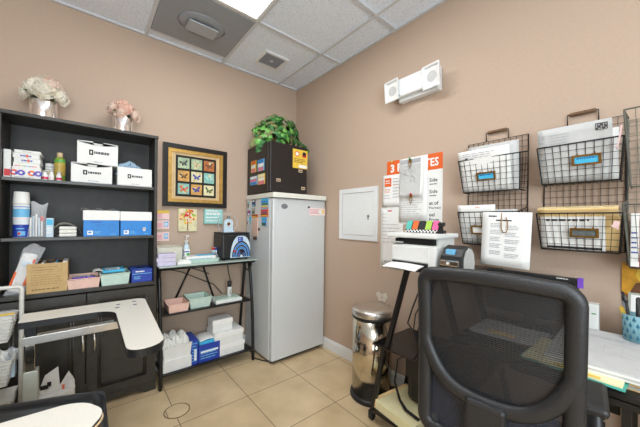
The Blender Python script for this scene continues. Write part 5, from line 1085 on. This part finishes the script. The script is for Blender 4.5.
part('back_post', t, lambda b: b.tube([(bx + .012, 0, .60), (bx + .02, 0, .5), (bx + .06, 0, .42), (bx + .16, 0, .40), (-.02, 0, .41)], .03, 'black_plastic', n=8, r2=.02))
part('seat', t, lambda b: b.box(-.20, -.21, .432, .24, .21, .50, 'soft_black', bev=.03)); part('seat_mechanism', t, lambda b: b.box(-.09, -.08, .385, .10, .08, .4315, 'black_plastic', bev=.01))
part('gas_column', t, lambda b: (b.cyl(.026, .10, .30, 'black_metal', n=16), b.cyl(.017, .30, .386, 'chrome', n=16)))
for s in (-1, 1):
    a = part('armrest', t, lambda b: (b.tube([(.0, s * .12, .425), (.0, s * .222, .43), (.0, s * .236, .50), (-.02, s * .226, .735)], .02, 'black_plastic', n=8, r2=.014),))
    part('arm_pad', a, lambda b: b.box(-.14, s * .224 - .033, .735, .045, s * .224 + .033, .763, 'soft_black', bev=.012))
for k in range(5):
    a = 2 * math.pi * k / 5; leg = part('base_leg', t, lambda b: b.tube([(.02 * math.cos(a), .02 * math.sin(a), .12), (.15 * math.cos(a), .15 * math.sin(a), .105), (.25 * math.cos(a), .25 * math.sin(a), .075)], .022, 'black_plastic', n=6, r2=.016))
    part('caster', leg, lambda b: [b.cyl(.027, w0, w0 + .016, 'black_plastic', TR(.245 * math.cos(a), .245 * math.sin(a), .027) @ RZ(a) @ RX(math.pi / 2), 14) for w0 in (-.02, .004)] + [b.cyl(.008, .03, .075, 'black_metal', TR(.245 * math.cos(a), .245 * math.sin(a), 0), 8)])

# ================================================================== BLOOD DRAW CHAIR
t = thing('blood_draw_chair', 'black vinyl blood draw chair with white laminate arms in the foreground', 'medical chair', (-2.1, -1.2, 0)); o0 = (-2.1, -1.2, 0)
def rounded(poly, n=8):
    """poly of (x, y, r): rounded corner outline"""
    out = []; N = len(poly)
    for i, (x, y, r) in enumerate(poly):
        p = Vector((x, y)); a = Vector(poly[i - 1][:2]); c = Vector(poly[(i + 1) % N][:2])
        if r <= 0: out.append((x, y)); continue
        d1 = (a - p).normalized(); d2 = (c - p).normalized(); ang = d1.angle(d2); tt = r / math.tan(ang / 2); p1 = p + d1 * tt; p2 = p + d2 * tt; ctr = p + (d1 + d2).normalized() * (r / math.sin(ang / 2)); a1 = math.atan2(*(p1 - ctr).yx); a2 = math.atan2(*(p2 - ctr).yx); da = (a2 - a1 + math.pi) % (2 * math.pi) - math.pi
        for k in range(n + 1): q = a1 + da * k / n; out.append((ctr.x + r * math.cos(q), ctr.y + r * math.sin(q)))
    return out
AZ = .75
ARM = rounded([(-2.088, -.70, .008), (-2.088, -.532, .008), (-1.548, -.545, .05), (-1.583, -1.365, .075), (-1.715, -1.385, .055), (-1.712, -.72, .10)])
def armtop(b): b.prism(ARM, AZ - .034, AZ - .002, 'black_plastic'); b.prism([(x, y) for x, y in ARM], AZ - .002, AZ, 'laminate')
a = part('tray_arm', t, armtop, o0)
a['label'] = 'white L-shaped laminate arm with a black edge'
def screws(b):
    for (x, y) in ((-1.69, -.63), (-1.61, -.615), (-1.70, -.70), (-1.615, -.69)): b.lathe([(.011, AZ + .0005), (.011, AZ + .002), (.001, AZ + .0025)], 'steel_gray', TR(x, y, 0), 12, True, False)
part('screws', a, screws, o0)
part('support_bar', t, lambda b: b.box(-2.082, -.65, .615, -1.66, -.60, .657, 'brushed_steel', bev=.002), o0)
part('riser', t, lambda b: (b.box(-1.71, -.648, .657, -1.67, -.602, AZ - .034, 'black_metal')), o0)
part('riser', t, lambda b: b.box(-2.07, -.648, .657, -2.03, -.602, AZ - .034, 'black_metal'), o0)
part('arm_post', t, lambda b: b.box(-2.07, -.648, .12, -2.033, -.602, .615, 'chrome', bev=.002), o0); part('post_sleeve', t, lambda b: b.box(-2.075, -.658, .0, -2.022, -.592, .481, 'sleeve_gray', bev=.003), o0)
part('seat', t, lambda b: b.prism(rounded([(-2.45, -.84, .03), (-2.45, -1.62, .03), (-1.770, -1.62, .05), (-1.770, -1.09, .05)]), .40, .495, 'vinyl'), o0)
part('seat_roll', t, lambda b: b.tube([(-2.44, -.865, .488), (-1.86, -1.085, .488), (-1.81, -1.108, .488), (-1.793, -1.15, .488), (-1.79, -1.6, .488)], .020, 'vinyl', n=8), o0)
part('backrest', t, lambda b: b.box(-2.52, -1.62, .50, -2.42, -1.05, 1.1, 'vinyl', TR(0, 0, 0), bev=.03), o0)
NA = rounded([(-2.45, -1.60, .02), (-1.795, -1.625, .085), (-1.795, -1.85, .085), (-2.45, -1.85, .02)])
NA = rounded([(-2.42, -1.612, .02), (-1.845, -1.636, .09), (-1.793, -1.73, .06), (-1.835, -1.80, .05), (-2.0, -1.87, .1), (-2.42, -1.875, .02)])
a2 = part('near_arm', t, lambda b: (b.prism(NA, AZ - .030, AZ - .002, 'black_plastic'), b.prism(NA, AZ - .002, AZ, 'laminate')), o0)
a2['label'] = 'white laminate near arm with a rounded tip'
part('edge_band', a2, lambda b: b.tube([(x, y, AZ - .012) for x, y in NA], .0035, 'cap_tan', n=6, closed=True), o0)
part('near_post', t, lambda b: b.box(-2.2, -1.76, 0, -2.15, -1.70, AZ - .03, 'sleeve_gray', bev=.003), o0)
part('seat_base', t, lambda b: b.box(-2.42, -1.58, .06, -1.95, -1.10, .40, 'sleeve_gray', bev=.01), o0)
for (x, y) in ((-2.46, -1.10), (-2.46, -1.58)): part('leg', t, lambda b: b.box(x - .02, y - .02, 0, x + .02, y + .02, .40, 'sleeve_gray'), o0)
for (x, y) in ((-1.98, -1.14), (-1.98, -1.54), (-2.38, -1.14), (-2.38, -1.54)): part('foot', t, lambda b: b.cyl(.02, 0, .061, 'dark_gap', TR(x, y, 0), 10), o0)

# ================================================================== WHITE BASKET CART
t = thing('basket_cart', 'white metal cart with tilted white wicker baskets at the left edge of the photo', 'cart', (-2.3, -.42, 0)); o0 = (-2.3, -.42, 0)
part('frame', t, lambda b: b.tube([(-2.110, -.42, .03), (-2.110, -.42, .862), (-2.114, -.42, .872), (-2.124, -.42, .877), (-2.488, -.42, .877), (-2.498, -.42, .872), (-2.502, -.42, .862), (-2.502, -.42, .03)], .0105, 'wire_white', n=8), o0)
for x in (-2.110, -2.502):
    part('foot_bar', t, lambda b: b.tube([(x, -.52, .045), (x, -.31, .045)], .0105, 'wire_white', n=8), o0)
    for y in (-.505, -.325): part('caster', t, lambda b: b.cyl(.018, -.008, .008, 'black_plastic', TR(x, y, .0185) @ RX(math.pi / 2), 12), o0)
for i, (z0, z1) in enumerate(((.605, .728), (.375, .51), (.165, .298))):
    bt = thing('wicker_basket', ('white wicker basket on the top tier of the white cart, holding yellow edged papers', 'white wicker basket on the middle tier of the white cart, full of clear packets', 'white wicker basket on the lowest tier of the white cart')[i], 'basket', (-2.313, -.42, z0), 0, 'baskets in the white cart')
    def wk(b):
        h = z1 - z0; b.tub(-.18, -.085, 0, .18, .085, h, .006, 'wicker_white', flare=.022); n = 7
        for k in range(n + 1):
            f = k / n; a = .022 * (1 - f) - .002; b.tube([(-.18 + a, -.085 + a, h * f), (.18 - a, -.085 + a, h * f), (.18 - a, .085 - a, h * f), (-.18 + a, .085 - a, h * f)], .0035, 'wicker_white', n=5, closed=True)
        for k in range(16): x = -.17 + k * .0227; b.tube([(x * .9, -.066, 0.004), (x * .98, -.089, h)], .003, 'wicker_white', n=4)
    part('weave', bt, wk); [part('hanger', bt, lambda b: b.box(s * .1775, -.03, z1 - z0 - .03, s * .1835, .03, z1 - z0 - .012, 'wire_white')) for s in (-1, 1)]
b = MB((-2.3, -.41, .73)); b.box(-2.47, -.475, .70, -2.135, -.35, .742, 'clear_film', bev=.006); b.box(-2.46, -.47, .66, -2.14, -.36, .735, 'paper', bev=.004); b.box(-2.46, -.478, .742, -2.13, -.46, .748, 'yellow'); b.box(-2.25, -.4765, .712, -2.17, -.4755, .722, 'rose'); tag(b.build('paper_packet'), 'white paper packet with a yellow edge in the top cart basket', 'packet')
for k in range(8):
    x = -2.45 + k * .043; b = MB((x, -.41, .45)); crumple(b, (x, -.415 + .012 * (k % 2), .48), .03, .045, .055, 'clear_film' if k % 2 else 'foam', 80 + k, 6); b.box(x - .018, -.44, .395, x + .018, -.39, .482, 'tint_blue'); tag(b.build('supply_packet'), 'clear supply packet in the middle basket of the white cart', 'packet', 'packets in the middle cart basket')
# white plastic bags in front of the cabinet door
t = thing('white_bag', 'white plastic bag with orange print on the floor before the cabinet door', 'bag', (-1.968, -.44, 0))
def wbg(b):
    b.box(-.072, -.04, 0, .085, .04, .26, 'carton', bev=.012); b.prism([(-.065, .22), (.0, .24), (.078, .235), (.08, .30), (.056, .355), (.018, .285), (.010, .395), (-.045, .36), (-.067, .29)], -.005, .008, 'carton', FA); b.prism([(.055, .22), (.085, .22), (.083, .30), (.06, .31)], .01, .016, 'paper', FA)
part('body', t, wbg)
def og(b):
    X = FA @ TR(.027, .255, .0095)
    for k in range(3): b.tube([(0, k * .011, .001), (.010, k * .011 + .003, .001), (.012, k * .011 + .007, .001), (0, k * .011 + .008, .001)], .0022, 'orange', X, n=4)
part('orange_print', t, og); part('binder_clip', t, lambda b: (b.box(-.062, .29, .0085, -.03, .308, .020, 'dark_gap', FA), b.box(-.035, .298, .0085, -.018, .322, .014, 'dark_gap', FA)))
